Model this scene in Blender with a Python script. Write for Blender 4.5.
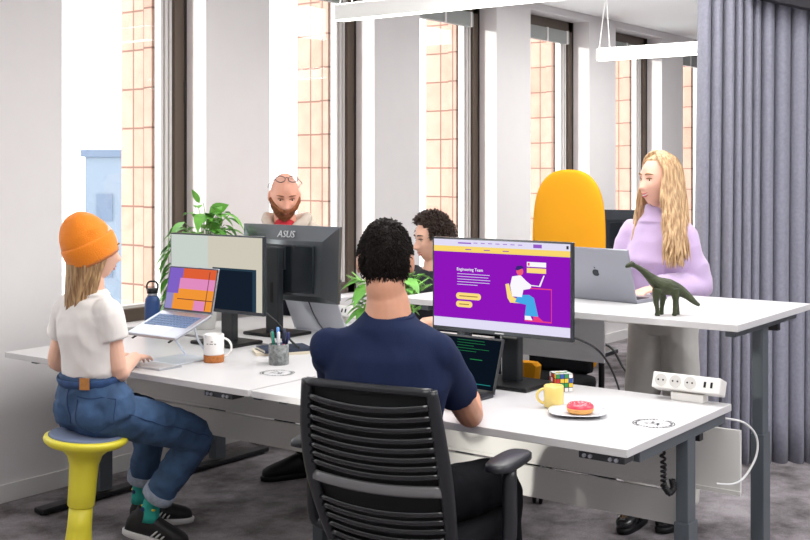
import bpy, bmesh, math, random
from mathutils import Vector, Matrix, noise, Euler
random.seed(7)
S = bpy.context.scene
for o in list(bpy.data.objects): bpy.data.objects.remove(o)
C = S.collection
PI = math.pi
# ---------------------------------------------------------------- camera, sky, lights, exposure
cam_d = bpy.data.cameras.new('camera'); cam = bpy.data.objects.new('camera', cam_d); C.objects.link(cam)
cam.location = (0, 0, 1.56); cam.rotation_euler = (PI/2, 0, math.radians(36.6-90))
cam_d.lens = 51.4; cam_d.sensor_width = 36; cam_d.shift_y = -0.1235; cam_d.clip_start = .05; cam_d.clip_end = 300
S.camera = cam
S.view_settings.view_transform = 'Standard'; S.view_settings.look = 'None'
S.view_settings.gamma = 1; S.view_settings.use_curve_mapping = False
S.view_settings.exposure = 0.08
w = bpy.data.worlds.new('world'); S.world = w; w.use_nodes = True
bg = w.node_tree.nodes['Background']; bg.inputs[0].default_value = (0.97, 0.985, 1, 1); bg.inputs[1].default_value = 3.2
def area(name, loc, rot, sx, sy, power, col=(1,1,1)):
    l = bpy.data.lights.new(name, 'AREA'); l.shape = 'RECTANGLE'; l.size = sx; l.size_y = sy; l.energy = power; l.color = col
    o = bpy.data.objects.new(name, l); C.objects.link(o); o.location = loc; o.rotation_euler = rot; return o
area('ceiling_fill_light', (1.2, .2, 2.88), (0,0,0), 2.4, 2.4, 88, (1,.985,.96))  # unseen area fills added below the ceiling to brighten the room
area('ceiling_fill_light', (4.2, 2.2, 2.88), (0,0,0), 2.6, 1.6, 72, (1,.985,.96))
area('ceiling_fill_light', (8.5, 3.0, 2.88), (0,0,0), 3, 1.5, 90, (1,.985,.96))
area('ceiling_fill_light', (.2, 3.0, 2.88), (0,0,0), 2, 2, 12, (1,.985,.96))

area('ceiling_fill_light', (5.2, -.9, 2.88), (0,0,0), 2.2, 2.0, 95, (.97,.98,1))  # extra fill added out of view for shaded trousers, floor and under-desk areas
sl = bpy.data.lights.new('sun', 'SUN'); sl.energy = 3.4; sl.angle = .06; sl.color = (1,.965,.88)
so = bpy.data.objects.new('sun', sl); C.objects.link(so); so.rotation_euler = Vector((1,-.62,-.13)).to_track_quat('-Z','Y').to_euler(); so.location = (-4, 9, 6)

# ---------------------------------------------------------------- materials
def lin(c):
    r = []
    for v in c[:3]:
        v /= 255.; r.append(v/12.92 if v <= .04045 else ((v+.055)/1.055)**2.4)
    return (r[0], r[1], r[2], 1)
MC = {}
def mat(name, col, rough=.5, metal=0, var=0, scale=8, bump=0, bscale=200, emit=0, spec=.5, trans=0, stretch=None, sheen=0, coat=0):
    if name in MC: return MC[name]
    m = bpy.data.materials.new(name); m.use_nodes = True; MC[name] = m
    nt = m.node_tree; b = nt.nodes['Principled BSDF']; c = lin(col)
    b.inputs['Base Color'].default_value = c; b.inputs['Roughness'].default_value = rough; b.inputs['Metallic'].default_value = metal
    b.inputs['Specular IOR Level'].default_value = spec
    if trans: b.inputs['Transmission Weight'].default_value = trans
    if emit: b.inputs['Specular IOR Level'].default_value = 0
    if sheen: b.inputs['Sheen Weight'].default_value = sheen; b.inputs['Sheen Roughness'].default_value = .5
    if coat: b.inputs['Coat Weight'].default_value = coat
    tc = nt.nodes.new('ShaderNodeTexCoord'); mp = nt.nodes.new('ShaderNodeMapping'); nt.links.new(tc.outputs['Object'], mp.inputs[0])
    if stretch: mp.inputs['Scale'].default_value = stretch
    if var:
        n = nt.nodes.new('ShaderNodeTexNoise'); n.inputs['Scale'].default_value = scale; n.inputs['Detail'].default_value = 5
        nt.links.new(mp.outputs[0], n.inputs['Vector'])
        r = nt.nodes.new('ShaderNodeValToRGB'); r.color_ramp.elements[0].position = .3; r.color_ramp.elements[1].position = .7
        r.color_ramp.elements[0].color = tuple(x*(1-var) for x in c[:3])+(1,); r.color_ramp.elements[1].color = tuple(min(1, x*(1+var)) for x in c[:3])+(1,)
        nt.links.new(n.outputs['Fac'], r.inputs[0]); nt.links.new(r.outputs[0], b.inputs['Base Color'])
    if bump:
        n2 = nt.nodes.new('ShaderNodeTexNoise'); n2.inputs['Scale'].default_value = bscale; n2.inputs['Detail'].default_value = 3
        nt.links.new(mp.outputs[0], n2.inputs['Vector'])
        bp = nt.nodes.new('ShaderNodeBump'); bp.inputs['Strength'].default_value = bump; bp.inputs['Distance'].default_value = .004
        nt.links.new(n2.outputs['Fac'], bp.inputs['Height']); nt.links.new(bp.outputs[0], b.inputs['Normal'])
    if emit:
        b.inputs['Emission Color'].default_value = c; b.inputs['Emission Strength'].default_value = emit
        if emit >= .5: b.inputs['Base Color'].default_value = (0,0,0,1)
    return m
def glass_mat():
    m = bpy.data.materials.new('window_glass'); m.use_nodes = True; nt = m.node_tree; nt.nodes.clear()
    o = nt.nodes.new('ShaderNodeOutputMaterial'); mx = nt.nodes.new('ShaderNodeMixShader'); t = nt.nodes.new('ShaderNodeBsdfTransparent'); g = nt.nodes.new('ShaderNodeBsdfGlossy')
    g.inputs['Roughness'].default_value = .03; t.inputs[0].default_value = (.97,.985,.99,1)
    mx.inputs[0].default_value = .05; nt.links.new(t.outputs[0], mx.inputs[1]); nt.links.new(g.outputs[0], mx.inputs[2]); nt.links.new(mx.outputs[0], o.inputs[0])
    return m
GLASS = glass_mat()
def carpet_mat():
    m = bpy.data.materials.new('carpet'); m.use_nodes = True; nt = m.node_tree; b = nt.nodes['Principled BSDF']; b.inputs['Roughness'].default_value = .95; b.inputs['Specular IOR Level'].default_value = .1
    tc = nt.nodes.new('ShaderNodeTexCoord')
    n1 = nt.nodes.new('ShaderNodeTexNoise'); n1.inputs['Scale'].default_value = 3.2; n1.inputs['Detail'].default_value = 8; n1.inputs['Roughness'].default_value = .65
    n2 = nt.nodes.new('ShaderNodeTexNoise'); n2.inputs['Scale'].default_value = 160; n2.inputs['Detail'].default_value = 2
    nt.links.new(tc.outputs['Object'], n1.inputs['Vector']); nt.links.new(tc.outputs['Object'], n2.inputs['Vector'])
    r = nt.nodes.new('ShaderNodeValToRGB'); e = r.color_ramp.elements; e[0].position = .35; e[0].color = lin((92,87,88)); e[1].position = .66; e[1].color = lin((168,162,166))
    nt.links.new(n1.outputs['Fac'], r.inputs[0])
    mx = nt.nodes.new('ShaderNodeMix'); mx.data_type = 'RGBA'; mx.blend_type = 'OVERLAY'; mx.inputs[0].default_value = .5
    nt.links.new(r.outputs[0], mx.inputs[6]); nt.links.new(n2.outputs['Fac'], mx.inputs[7]); nt.links.new(mx.outputs[2], b.inputs['Base Color'])
    bp = nt.nodes.new('ShaderNodeBump'); bp.inputs['Strength'].default_value = .5; bp.inputs['Distance'].default_value = .004; nt.links.new(n2.outputs['Fac'], bp.inputs['Height']); nt.links.new(bp.outputs[0], b.inputs['Normal'])
    return m
def stone_mat():
    m = bpy.data.materials.new('stone_tile'); m.use_nodes = True; nt = m.node_tree; b = nt.nodes['Principled BSDF']; b.inputs['Roughness'].default_value = .7
    tc = nt.nodes.new('ShaderNodeTexCoord'); mp = nt.nodes.new('ShaderNodeMapping'); mp.inputs['Rotation'].default_value = (PI/2, 0, PI/2)
    # brick texture on the (Y,Z) faces
    sp = nt.nodes.new('ShaderNodeSeparateXYZ'); cb = nt.nodes.new('ShaderNodeCombineXYZ'); nt.links.new(tc.outputs['Object'], sp.inputs[0])
    ad = nt.nodes.new('ShaderNodeMath'); ad.operation = 'ADD'; nt.links.new(sp.outputs[0], ad.inputs[0]); nt.links.new(sp.outputs[1], ad.inputs[1])
    nt.links.new(ad.outputs[0], cb.inputs[0]); nt.links.new(sp.outputs[2], cb.inputs[1])
    br = nt.nodes.new('ShaderNodeTexBrick'); br.offset = 0; br.inputs['Scale'].default_value = 1; br.inputs['Brick Width'].default_value = .215; br.inputs['Row Height'].default_value = .225
    br.inputs['Mortar Size'].default_value = .006; br.inputs['Color1'].default_value = lin((198,160,144)); br.inputs['Color2'].default_value = lin((190,150,132)); br.inputs['Mortar'].default_value = lin((128,92,78))
    nt.links.new(cb.outputs[0], br.inputs['Vector'])
    n = nt.nodes.new('ShaderNodeTexNoise'); n.inputs['Scale'].default_value = 9; n.inputs['Detail'].default_value = 6; nt.links.new(tc.outputs['Object'], n.inputs['Vector'])
    mx = nt.nodes.new('ShaderNodeMix'); mx.data_type = 'RGBA'; mx.blend_type = 'SOFT_LIGHT'; mx.inputs[0].default_value = .35
    nt.links.new(br.outputs[0], mx.inputs[6]); nt.links.new(n.outputs['Fac'], mx.inputs[7]); nt.links.new(mx.outputs[2], b.inputs['Base Color'])
    return m
PAINT = mat('white_wall_paint', (226,223,224), .75, var=.01, bump=.05, bscale=120)
CEIL = mat('ceiling_paint', (250,250,250), .8)
STEEL = mat('grey_steel', (92,100,106), .4, .3, spec=.4)
DSTEEL = mat('dark_steel', (30,32,36), .4, .2)
WHITE = mat('white_laminate', (208,207,208), .4, var=.01)
PANEL = mat('grey_panel', (226,225,222), .5)
BLACK = mat('black_plastic', (14,15,18), .42, spec=.35)
DBLACK = mat('black_fabric', (14,15,19), .9, spec=.15, var=.2, scale=40, bump=.3)
ALU = mat('aluminium', (176,178,186), .35, .7)
SKIN = mat('skin', (226,172,146), .5, var=.06, scale=14, sheen=.1)
SKIN2 = mat('skin_pink', (232,168,144), .5, var=.06, scale=14)
SKIN3 = mat('skin_tan', (206,150,122), .5, var=.08, scale=14)
LIP = mat('lips', (196,108,104), .4)
EYEW = mat('eye_white', (236,232,228), .2)
IRIS = mat('iris', (50,40,36), .2)

# ---------------------------------------------------------------- mesh helpers
def link(name, bm, m, parent=None, smooth=False, loc=None):
    me = bpy.data.meshes.new(name); bm.normal_update(); bm.to_mesh(me); bm.free()
    return linkme(name, me, m, parent, smooth, loc)
def linkme(name, me, m, parent=None, smooth=False, loc=None):
    ms = m if isinstance(m, (list, tuple)) else [m]
    for x in ms: me.materials.append(x)
    if smooth:
        for p in me.polygons: p.use_smooth = True
    o = bpy.data.objects.new(name, me); C.objects.link(o)
    if parent: o.parent = parent
    if loc: o.location = loc
    return o
def tag(o, label, cat, group=None, kind=None):
    if label: o['label'] = label
    if cat: o['category'] = cat
    if group: o['group'] = group
    if kind: o['kind'] = kind
    return o
def thing(name, label, cat, loc=(0,0,0), rz=0, group=None, kind=None):
    o = bpy.data.objects.new(name, None); C.objects.link(o); o.location = loc; o.rotation_euler = (0,0,rz); o.empty_display_size = .1
    return tag(o, label, cat, group, kind)
def copy_tree(o, parent=None):
    c = o.copy(); C.objects.link(c); c.parent = parent
    for ch in [x for x in o.children]: copy_tree(ch, c)
    return c
def B(): return bmesh.new()
def box(bm, x0, x1, y0, y1, z0, z1, bev=0, mi=0, M=None):
    vs = [bm.verts.new((x, y, z)) for z in (z0, z1) for y in (y0, y1) for x in (x0, x1)]
    fs = [bm.faces.new([vs[i] for i in f]) for f in ((0,2,3,1),(4,5,7,6),(0,1,5,4),(2,6,7,3),(0,4,6,2),(1,3,7,5))]
    for f in fs: f.material_index = mi
    if M: bmesh.ops.transform(bm, matrix=M, verts=vs)
    if bev:
        es = list({e for f in fs for e in f.edges})
        r = bmesh.ops.bevel(bm, geom=es, offset=bev, segments=2, affect='EDGES', profile=.5)
        for f in r['faces']: f.material_index = mi
    return vs
def loft(bm, rings, seg=16, mi=0, cap=True, power=2.0):
    # rings: (center, ux, uy, rx, ry)
    prev = None; first = None
    for c, ux, uy, rx, ry in rings:
        c = Vector(c); ring = []
        for i in range(seg):
            a = 2*PI*i/seg; ca, sa = math.cos(a), math.sin(a)
            if power != 2: ca = math.copysign(abs(ca)**(2/power), ca); sa = math.copysign(abs(sa)**(2/power), sa)
            ring.append(bm.verts.new(c + ux*(rx*ca) + uy*(ry*sa)))
        if prev:
            for i in range(seg):
                f = bm.faces.new((prev[i], prev[(i+1)%seg], ring[(i+1)%seg], ring[i])); f.material_index = mi
        else: first = ring
        prev = ring
    if cap:
        f = bm.faces.new(list(reversed(first))); f.material_index = mi
        f = bm.faces.new(prev); f.material_index = mi
def tube(bm, pts, r, seg=8, mi=0, flat=1, side=None, cap=True, smoothn=0):
    pts = [Vector(p) for p in pts]
    rs = r if isinstance(r, (list, tuple)) else [r]*len(pts)
    if smoothn:
        P, R = [], []
        n = len(pts)
        for i in range(n-1):
            p0 = pts[max(i-1,0)]; p1 = pts[i]; p2 = pts[i+1]; p3 = pts[min(i+2,n-1)]
            for k in range(smoothn):
                t = k/smoothn
                P.append(.5*((2*p1)+(p2-p0)*t+(2*p0-5*p1+4*p2-p3)*t*t+(3*p1-p0-3*p2+p3)*t**3)); R.append(rs[i]*(1-t)+rs[i+1]*t)
        P.append(pts[-1]); R.append(rs[-1]); pts, rs = P, R
    rings = []; ux = None
    for i, p in enumerate(pts):
        d = (pts[min(i+1,len(pts)-1)]-pts[max(i-1,0)])
        if d.length < 1e-9: d = Vector((0,0,1))
        d.normalize()
        if ux is None:
            a = Vector(side) if side is not None else (Vector((0,0,1)) if abs(d.z) < .9 else Vector((1,0,0)))
            ux = (a - d*a.dot(d)).normalized()
        else: ux = (ux - d*ux.dot(d)).normalized()
        uy = d.cross(ux)
        rings.append((p, ux, uy, rs[i]*flat, rs[i]))
    loft(bm, rings, seg, mi, cap)
def sphere(bm, c, r, seg=12, rings=8, mi=0, sc=(1,1,1), M=None):
    rr = bmesh.ops.create_uvsphere(bm, u_segments=seg, v_segments=rings, radius=r)
    T = Matrix.Translation(c) @ (M or Matrix()) @ Matrix.Diagonal((sc[0], sc[1], sc[2], 1))
    bmesh.ops.transform(bm, matrix=T, verts=rr['verts'])
    for v in rr['verts']:
        for f in v.link_faces: f.material_index = mi
    return rr['verts']
def lathe(bm, prof, c=(0,0,0), seg=32, mi=0):
    c = Vector(c); prev = None
    for r, z in prof:
        if r < 1e-6: ring = [bm.verts.new(c+Vector((0,0,z)))]
        else: ring = [bm.verts.new(c+Vector((r*math.cos(2*PI*i/seg), r*math.sin(2*PI*i/seg), z))) for i in range(seg)]
        if prev:
            for i in range(seg):
                j = (i+1) % seg
                if len(prev) == 1 and len(ring) == 1: continue
                if len(prev) == 1: f = bm.faces.new((prev[0], ring[j], ring[i]))
                elif len(ring) == 1: f = bm.faces.new((prev[i], prev[j], ring[0]))
                else: f = bm.faces.new((prev[i], prev[j], ring[j], ring[i]))
                f.material_index = mi
        prev = ring
def cyl(bm, p0, p1, r, seg=16, mi=0, r2=None): tube(bm, [p0, p1], [r, r if r2 is None else r2], seg, mi)
def poly(bm, pts, t, nrm, mi=0):
    # extruded flat polygon
    n = Vector(nrm)*t; a = [bm.verts.new(Vector(p)) for p in pts]; b = [bm.verts.new(Vector(p)+n) for p in pts]
    f = bm.faces.new(a); f.material_index = mi; f = bm.faces.new(list(reversed(b))); f.material_index = mi
    for i in range(len(pts)):
        j = (i+1) % len(pts); f = bm.faces.new((a[i], b[i], b[j], a[j])); f.material_index = mi
    bmesh.ops.recalc_face_normals(bm, faces=bm.faces)
def voxel(bm, size, smooth=4, fac=.5):
    me = bpy.data.meshes.new('tmp'); bmesh.ops.recalc_face_normals(bm, faces=bm.faces); bm.to_mesh(me); bm.free()
    o = bpy.data.objects.new('tmp', me); C.objects.link(o)
    r = o.modifiers.new('r', 'REMESH'); r.mode = 'VOXEL'; r.voxel_size = size
    if smooth: s = o.modifiers.new('s', 'SMOOTH'); s.iterations = smooth; s.factor = fac
    dg = bpy.context.evaluated_depsgraph_get(); dg.update()
    out = bpy.data.meshes.new_from_object(o.evaluated_get(dg))
    bpy.data.objects.remove(o); bpy.data.meshes.remove(me)
    return out
def wrinkle(me, amp, sc=(9,9,9), seed=0, f=None):
    me.update(); ns = [v.normal.copy() for v in me.vertices]
    for v, n in zip(me.vertices, ns):
        p = v.co; q = Vector((p.x*sc[0]+seed, p.y*sc[1], p.z*sc[2]))
        a = amp*(f(p) if f else 1)
        v.co = p + n*(a*(1-2*abs(noise.noise(q)))*.8 + a*.4*noise.noise(q*2.3))
def text_mesh(name, s, size, m, parent, M, ext=.0004, align='CENTER'):
    cu = bpy.data.curves.new('t', 'FONT'); cu.body = s; cu.size = size; cu.align_x = align; cu.align_y = 'CENTER'; cu.extrude = ext; cu.resolution_u = 2
    o = bpy.data.objects.new('t', cu); C.objects.link(o); dg = bpy.context.evaluated_depsgraph_get(); dg.update()
    me = bpy.data.meshes.new_from_object(o.evaluated_get(dg)); bpy.data.objects.remove(o); bpy.data.curves.remove(cu)
    me.materials.clear(); me.transform(M)
    return linkme(name, me, m, parent)

# ---------------------------------------------------------------- the setting
def struct(name, bm, m, smooth=False): o = link(name, bm, m, None, smooth); o['kind'] = 'structure'; return o
YW = 4.75; ZC = 2.92; SILL = .74; HEAD = 2.86
bm = B(); box(bm, -3, 13, -3, 5.0, -.1, 0); struct('floor', bm, carpet_mat())
bm = B(); box(bm, -3, 13.1, -3, 5.0, ZC, ZC+.12); struct('ceiling', bm, CEIL)
PX = [4.53+1.525*k for k in range(-4, 6)]   # pier starts
bm = B()
box(bm, -3, 13, YW, YW+.25, 0, SILL); box(bm, -3, 13, YW, YW+.25, HEAD, ZC)
for i_, x in enumerate(PX): box(bm, x, x+(.56 if i_ == 3 else .515), YW, YW+.25, SILL, HEAD)
box(bm, -3, PX[0], YW, YW+.25, SILL, HEAD); box(bm, PX[-1], 13, YW, YW+.25, SILL, HEAD)
struct('wall_left', bm, PAINT)
bm = B(); box(bm, 13, 13.1, -3, 5, 0, ZC); struct('wall_back', bm, PAINT)
bm = B(); box(bm, -3.1, -3, -3.1, 5, 0, ZC); struct('wall_front', bm, PAINT)
bm = B(); box(bm, -3, 13.1, -3.1, -3, 0, ZC); struct('wall_right', bm, PAINT)
bm = B(); box(bm, -3, 13, YW-.014, YW, 0, .085, .002); struct('baseboard_left', bm, mat('baseboard_paint', (222,221,220), .5))
BROWN = mat('bronze_window_frame', (92,80,70), .45, .2); BROWND = mat('dark_window_gasket', (44,38,36), .5)
SASH = mat('light_grey_sash', (226,223,221), .45, .0); BLIND = mat('grey_blind_cassette', (150,154,152), .5)
nw = 0
for k in range(1, len(PX)-1):
    x0 = PX[k]+.515; x1 = PX[k+1]
    if x0 < 3 - .1: 
        pass
    nw += 1
    root = thing('window_%d' % nw, None, None, ((x0+x1)/2, YW+.16, SILL), kind='structure'); hw = (x1-x0)/2; H = HEAD-SILL
    bm = B()
    box(bm, -hw, -hw+.08, 0, .08, 0, H, .004); box(bm, hw-.085, hw-.012, 0, .08, 0, H, .004)
    box(bm, -hw, hw, 0, .08, 0, .07, .004); box(bm, -hw, hw, 0, .08, H-.09, H, .004)
    link('window_frame', bm, BROWN, root)
    bm = B(); box(bm, hw-.012, hw, -.004, .06, 0, H); box(bm, hw-.02, hw-.01, -.006, .0, 1.2, 1.32, .002); link('gasket', bm, BROWND, root)
    bm = B()
    for (a, b, y0, y1) in ((hw-.105, hw-.088, .02, .07), (hw-.13, hw-.11, .03, .08), (hw-.155, hw-.135, .04, .09), (-hw+.08, -hw+.12, .03, .08)):
        box(bm, a, b, y0, y1, .07, H-.09, .002)
    box(bm, -hw+.08, hw-.088, .03, .08, .07, .085); box(bm, -hw+.08, hw-.088, .03, .08, H-.12, H-.09)
    link('sash', bm, SASH, root)
    bm = B(); box(bm, -hw+.1, hw-.12, .052, .058, .08, H-.1); link('glass', bm, GLASS, root)
    if x0 > 4:
        bm = B(); box(bm, -hw+.05, hw-.12, -.03, .02, H-.2, H-.09, .004)
        for q in (-.35, .0, hw-.16): box(bm, q-.012, q+.012, -.036, .0, H-.205, H-.088, .002, 1)
        link('roller_blind', bm, [BLIND, SASH], root)
STONE = stone_mat()
for i, x in enumerate(PX[1:]):
    bm = B(); box(bm, x-.10, x+.52, YW+.26, YW+.60, -.2, 4.2); box(bm, x-.16, x-.10, YW+.27, YW+.34, -.2, 4.2)
    struct('trim_%d' % (i+1), bm, STONE)
# distant pale buildings
PB = mat('pale_blue_facade', (118,130,144), .8); PBW = mat('facade_window', (94,108,128), .5)
def building(x, y, w_, d_, h, label, roof):
    t = thing('building', label, 'building', (x, y, -12), -.93)
    bm = B(); box(bm, -w_/2, w_/2, -d_/2, d_/2, 0, h); link('facade', bm, PB, t)
    bm = B()
    if roof:
        for s in (-1, 1): pass
        a = [(-w_/2-.3, -d_/2-.3, h), (w_/2+.3, -d_/2-.3, h), (w_/2+.3, d_/2+.3, h), (-w_/2-.3, d_/2+.3, h)]
        v = [bm.verts.new(p) for p in a]; r1 = bm.verts.new((-w_/2+2, 0, h+2.2)); r2 = bm.verts.new((w_/2-2, 0, h+2.2))
        for f in ((v[0],v[1],r2,r1),(v[1],v[2],r2),(v[2],v[3],r1,r2),(v[3],v[0],r1),(v[3],v[2],v[1],v[0])): bm.faces.new(f)
    else: box(bm, -w_/2-.2, w_/2+.2, -d_/2-.2, d_/2+.2, h, h+.4)
    link('roof', bm, PBW, t)
    n = int(w_/2.2)
    for fl in range(int(h//3.2)):
        for i in range(n):
            bm = B(); u = -w_/2+1.1+i*2.2; box(bm, u-.45, u+.45, -d_/2-.05, -d_/2+.05, fl*3.2+1.1, fl*3.2+2.6); link('window', bm, PBW, t)
building(31.6, 52.6, 3.4, 6, 9.0, 'low hazy pale blue building with pitched roof beyond the first window', True)
building(45.2, 53.4, 4.2, 6, 14.3, 'taller hazy pale blue building with flat roof beyond the first window', False)

# curtain and soffit
F = Vector((.8028, .5962, 0)); R = Vector((.5962, -.8028, 0))
def curtain():
    bm = B(); prev = None; n = 760
    for i in range(n+1):
        t = i/n; r = 1.568 + t*1.6
        row = []
        ph = r*2*PI/.064 + 2.6*math.sin(r*7.1+.5) + 1.3*math.sin(r*17.3)
        for k in range(13):
            z = .012 + (2.88-.012)*k/12
            ds = -.01*(1-k/12)*12*.28*(1-t)     # left hem hangs slightly inwards
            off = (.042+.014*math.sin(r*11+1))*math.sin(ph+.12*math.sin(z*1.3+r*3)) + .010*math.sin(ph*.5+1+.2*z) + .006*math.sin(z*1.1+r*9)
            side = .012*math.cos(ph*1)*1.0
            p = F*(6.12+off) + R*(r+side+ds) + Vector((0,0,z)); row.append(bm.verts.new(p))
        if prev:
            for k in range(12): bm.faces.new((prev[k], row[k], row[k+1], prev[k+1]))
        prev = row
    m = mat('grey_curtain_fabric', (140,141,156), .9, var=.10, scale=60, bump=.4, bscale=300, sheen=.3)
    o = link('curtain', bm, m, None, True)
    s = o.modifiers.new('s', 'SOLIDIFY'); s.thickness = .004
    tag(o, 'floor-length grey-blue pleated curtain hanging at the right side of the room', 'curtain')
curtain()
bm = B()
pts = []
for r, z in ((1.79, 2.46), (3.9, 1.99)):
    for dd in (5.97, 6.04):
        pts.append((F*dd+R*r+Vector((0,0,z)), F*dd+R*r+Vector((0,0,2.90))))
v = [bm.verts.new(p) for pr in pts for p in pr]   # 0 lo 1 hi (r0,d0) 2,3 (r0,d1) 4,5 (r1,d0) 6,7
for f in ((0,4,5,1),(2,3,7,6),(0,2,6,4),(1,5,7,3),(0,1,3,2),(4,6,7,5)): bm.faces.new([v[i] for i in f])
bmesh.ops.recalc_face_normals(bm, faces=bm.faces)
tag(link('curtain_fascia', bm, mat('dark_fascia', (48,46,52), .8, var=.1, scale=30)), 'dark sloping fascia along the top of the grey curtain', 'fascia')

# pendants
PEND = mat('pendant_white', (250,250,248), .4); LED = mat('led_strip', (255,252,244), .5, emit=7.0)
def pendant(x, y1, L, label):
    t = thing('pendant_light', label, 'pendant lamp', (x, y1, 2.40), group='linear pendant lamps')
    bm = B(); box(bm, -.035, .035, -L, 0, 0, .085, .004); link('housing', bm, PEND, t)
    bm = B(); box(bm, -.028, .028, -L+.01, -.01, -.004, .0); box(bm, -.028, .028, -L+.01, -.01, .085, .089); link('diffuser', bm, LED, t)
    for y in (-.1, -L+.1):
        bm = B(); cyl(bm, (0, y, .085), (0, y+.03, ZC-2.40), .0035, 6); cyl(bm, (0, y+.09, .085), (0, y+.03, ZC-2.40), .0035, 6); link('suspension_wire', bm, PEND, t)
    return t
pendant(5.0, 4.18, 3.0, 'white linear pendant lamp nearest the camera, above the monitors')
pendant(8.0, 4.1, 3.4, 'white linear pendant lamp farther back, cut off by the curtain edge')
# ---------------------------------------------------------------- desks
EMB = mat('printed_emblem', (50,56,72), .5)
def emblem(parent, x, y, z, r, seed):
    rd = random.Random(seed); bm = B()
    def arc(rr, a0, a1, th, n=10):
        for i in range(n):
            a = a0+(a1-a0)*i/n; b = a0+(a1-a0)*(i+1)/n
            v = [bm.verts.new((x+q*math.cos(c), y+q*math.sin(c), z)) for q, c in ((rr-th, a), (rr+th, a), (rr+th, b), (rr-th, b))]; bm.faces.new(v)
    arc(r, .3, 2.7, .0014, 24); arc(r, 3.3, 6.0, .0014, 24)
    k = 0
    while k < 34:                       # ring of letter-like marks
        a = 2*PI*k/34; arc(r*.86, a, a+.1, .0045 if k % 3 else .002, 1); k += 1
    for i in range(14):                 # line drawing in the middle
        cx, cy = x+rd.uniform(-.3,.3)*r, y+rd.uniform(-.35,.35)*r; L = rd.uniform(.1,.3)*r; a = rd.uniform(0, PI)
        dx, dy = math.cos(a)*L/2, math.sin(a)*L/2; nx, ny = -math.sin(a)*.0018, math.cos(a)*.0018
        bm.faces.new([bm.verts.new(p) for p in ((cx-dx-nx, cy-dy-ny, z), (cx+dx-nx, cy+dy-ny, z), (cx+dx+nx, cy+dy+ny, z), (cx-dx+nx, cy-dy+ny, z))])
    o = link('emblem', bm, EMB, parent); o['label'] = 'round printed emblem'
def desk(label, x0, x1, y0, y1, z, legx, panelx, leg_ys, panel=True, control=None, side=1, embl=None):
    cx, cy = (x0+x1)/2, (y0+y1)/2
    t = thing('desk', label, 'desk', (cx, cy, 0), group=None)
    X0, X1, Y0, Y1 = x0-cx, x1-cx, y0-cy, y1-cy
    bm = B(); box(bm, X0, X1, Y0, Y1, z-.025, z, .002); link('tabletop', bm, WHITE, t)
    zt = z-.025
    for ly in leg_ys:
        a = ly-cy; lx = legx-cx; zs = .42+ (z-.75)*.5
        bm = B(); box(bm, lx-.037, lx+.037, a-.026, a+.026, .04, zs, .003); box(bm, lx-.032, lx+.032, a-.021, a+.021, zs-.02, zt-.03, .003)
        lg = link('leg', bm, STEEL, t)
        bm = B(); box(bm, X0+.11, X1-.03, a-.02, a+.02, zt-.036, zt, .003); link('support_arm', bm, STEEL, lg)
        bm = B()
        fv = box(bm, lx-.36, lx+.36, a-.035, a+.035, .008, .045, .004); 
        for v in bm.verts:
            if abs(v.co.x-lx) > .2 and v.co.z > .03: v.co.z -= .014
        for s in (-.33, .33): cyl(bm, (lx+s, a, 0), (lx+s, a, .012), .022, 12)
        link('foot', bm, DSTEEL, lg)
    if panel:
        a, b = leg_ys[0]-cy+.06, leg_ys[-1]-cy-.06; px = panelx-cx
        if z < .9:
            bm = B(); box(bm, px, px+.014, a, b, .50, zt-.01, .002); box(bm, px, px+.12, a, b, .488, .50, .002); link('cable_tray', bm, PANEL, t)
            bm = B(); box(bm, px-.008, px+.006, a-.02, b+.02, .37, .482, .002); link('modesty_panel', bm, PANEL, t)
        bm = B(); box(bm, px+.02, px+.05, a-.06, b+.06, zt-.07, zt-.03); link('crossbeam', bm, DSTEEL, t)
    if control:
        bm = B(); yy = control-cy; box(bm, X0+.005, X0+.07, yy-.075, yy+.075, zt-.022, zt, .003)
        c = link('height_control', bm, mat('control_grey', (52,54,58), .35, .3), t)
        for q in (-.05, -.03, .035, .055): bm = B(); cyl(bm, (X0+.006, yy+q, zt-.012), (X0-.001, yy+q, zt-.012), .006, 10); link('button', bm, ALU, c)
    if embl: emblem(t, embl[0]-cx, embl[1]-cy, z+.0009, embl[2], int(embl[0]*100))
    return t
desk('white height-adjustable desk with purple-screen monitor, yellow mug and donut on it', 3.07, 3.89, 1.48, 2.985, .75, 3.565, 3.66, (1.51, 2.93), control=1.565, embl=(3.44, 1.565, .066))
desk('white desk in front of the orange beanie, holding cork mug and raised laptop', 3.07, 3.89, 3.0, 4.5, .75, 3.565, 3.66, (3.06, 4.44), control=3.16, embl=(3.40, 3.16, .068))
desk('white desk by the window with the bearded man leaning over it', 3.95, 4.77, 3.0, 4.5, .75, 4.315, 4.22, (3.06, 4.44), panel=False)
dd = desk('raised white standing desk with silver laptop and toy dinosaur on it', 3.95, 4.77, 1.48, 2.985, 1.016, 4.372, 4.55, (1.55, 2.91))
bm = B(); box(bm, 4.71-4.36, 4.722-4.36, .15, .70, .69, .985, .002); link('modesty_panel', bm, mat('white_panel', (246,247,250), .5), dd)
bm = B(); box(bm, 3.98-4.36, 3.994-4.36, -.75, .69, .415, .64, .002); box(bm, 3.975-4.36, 3.98-4.36, -.752, .69, .41, .425); link('lower_panel', bm, PANEL, dd)
# far desk with a monitor
far = desk('distant white desk glimpsed behind the blonde woman', 7.9, 8.7, 3.05, 4.5, .75, 8.3, 8.2, (3.1, 4.4))

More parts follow.
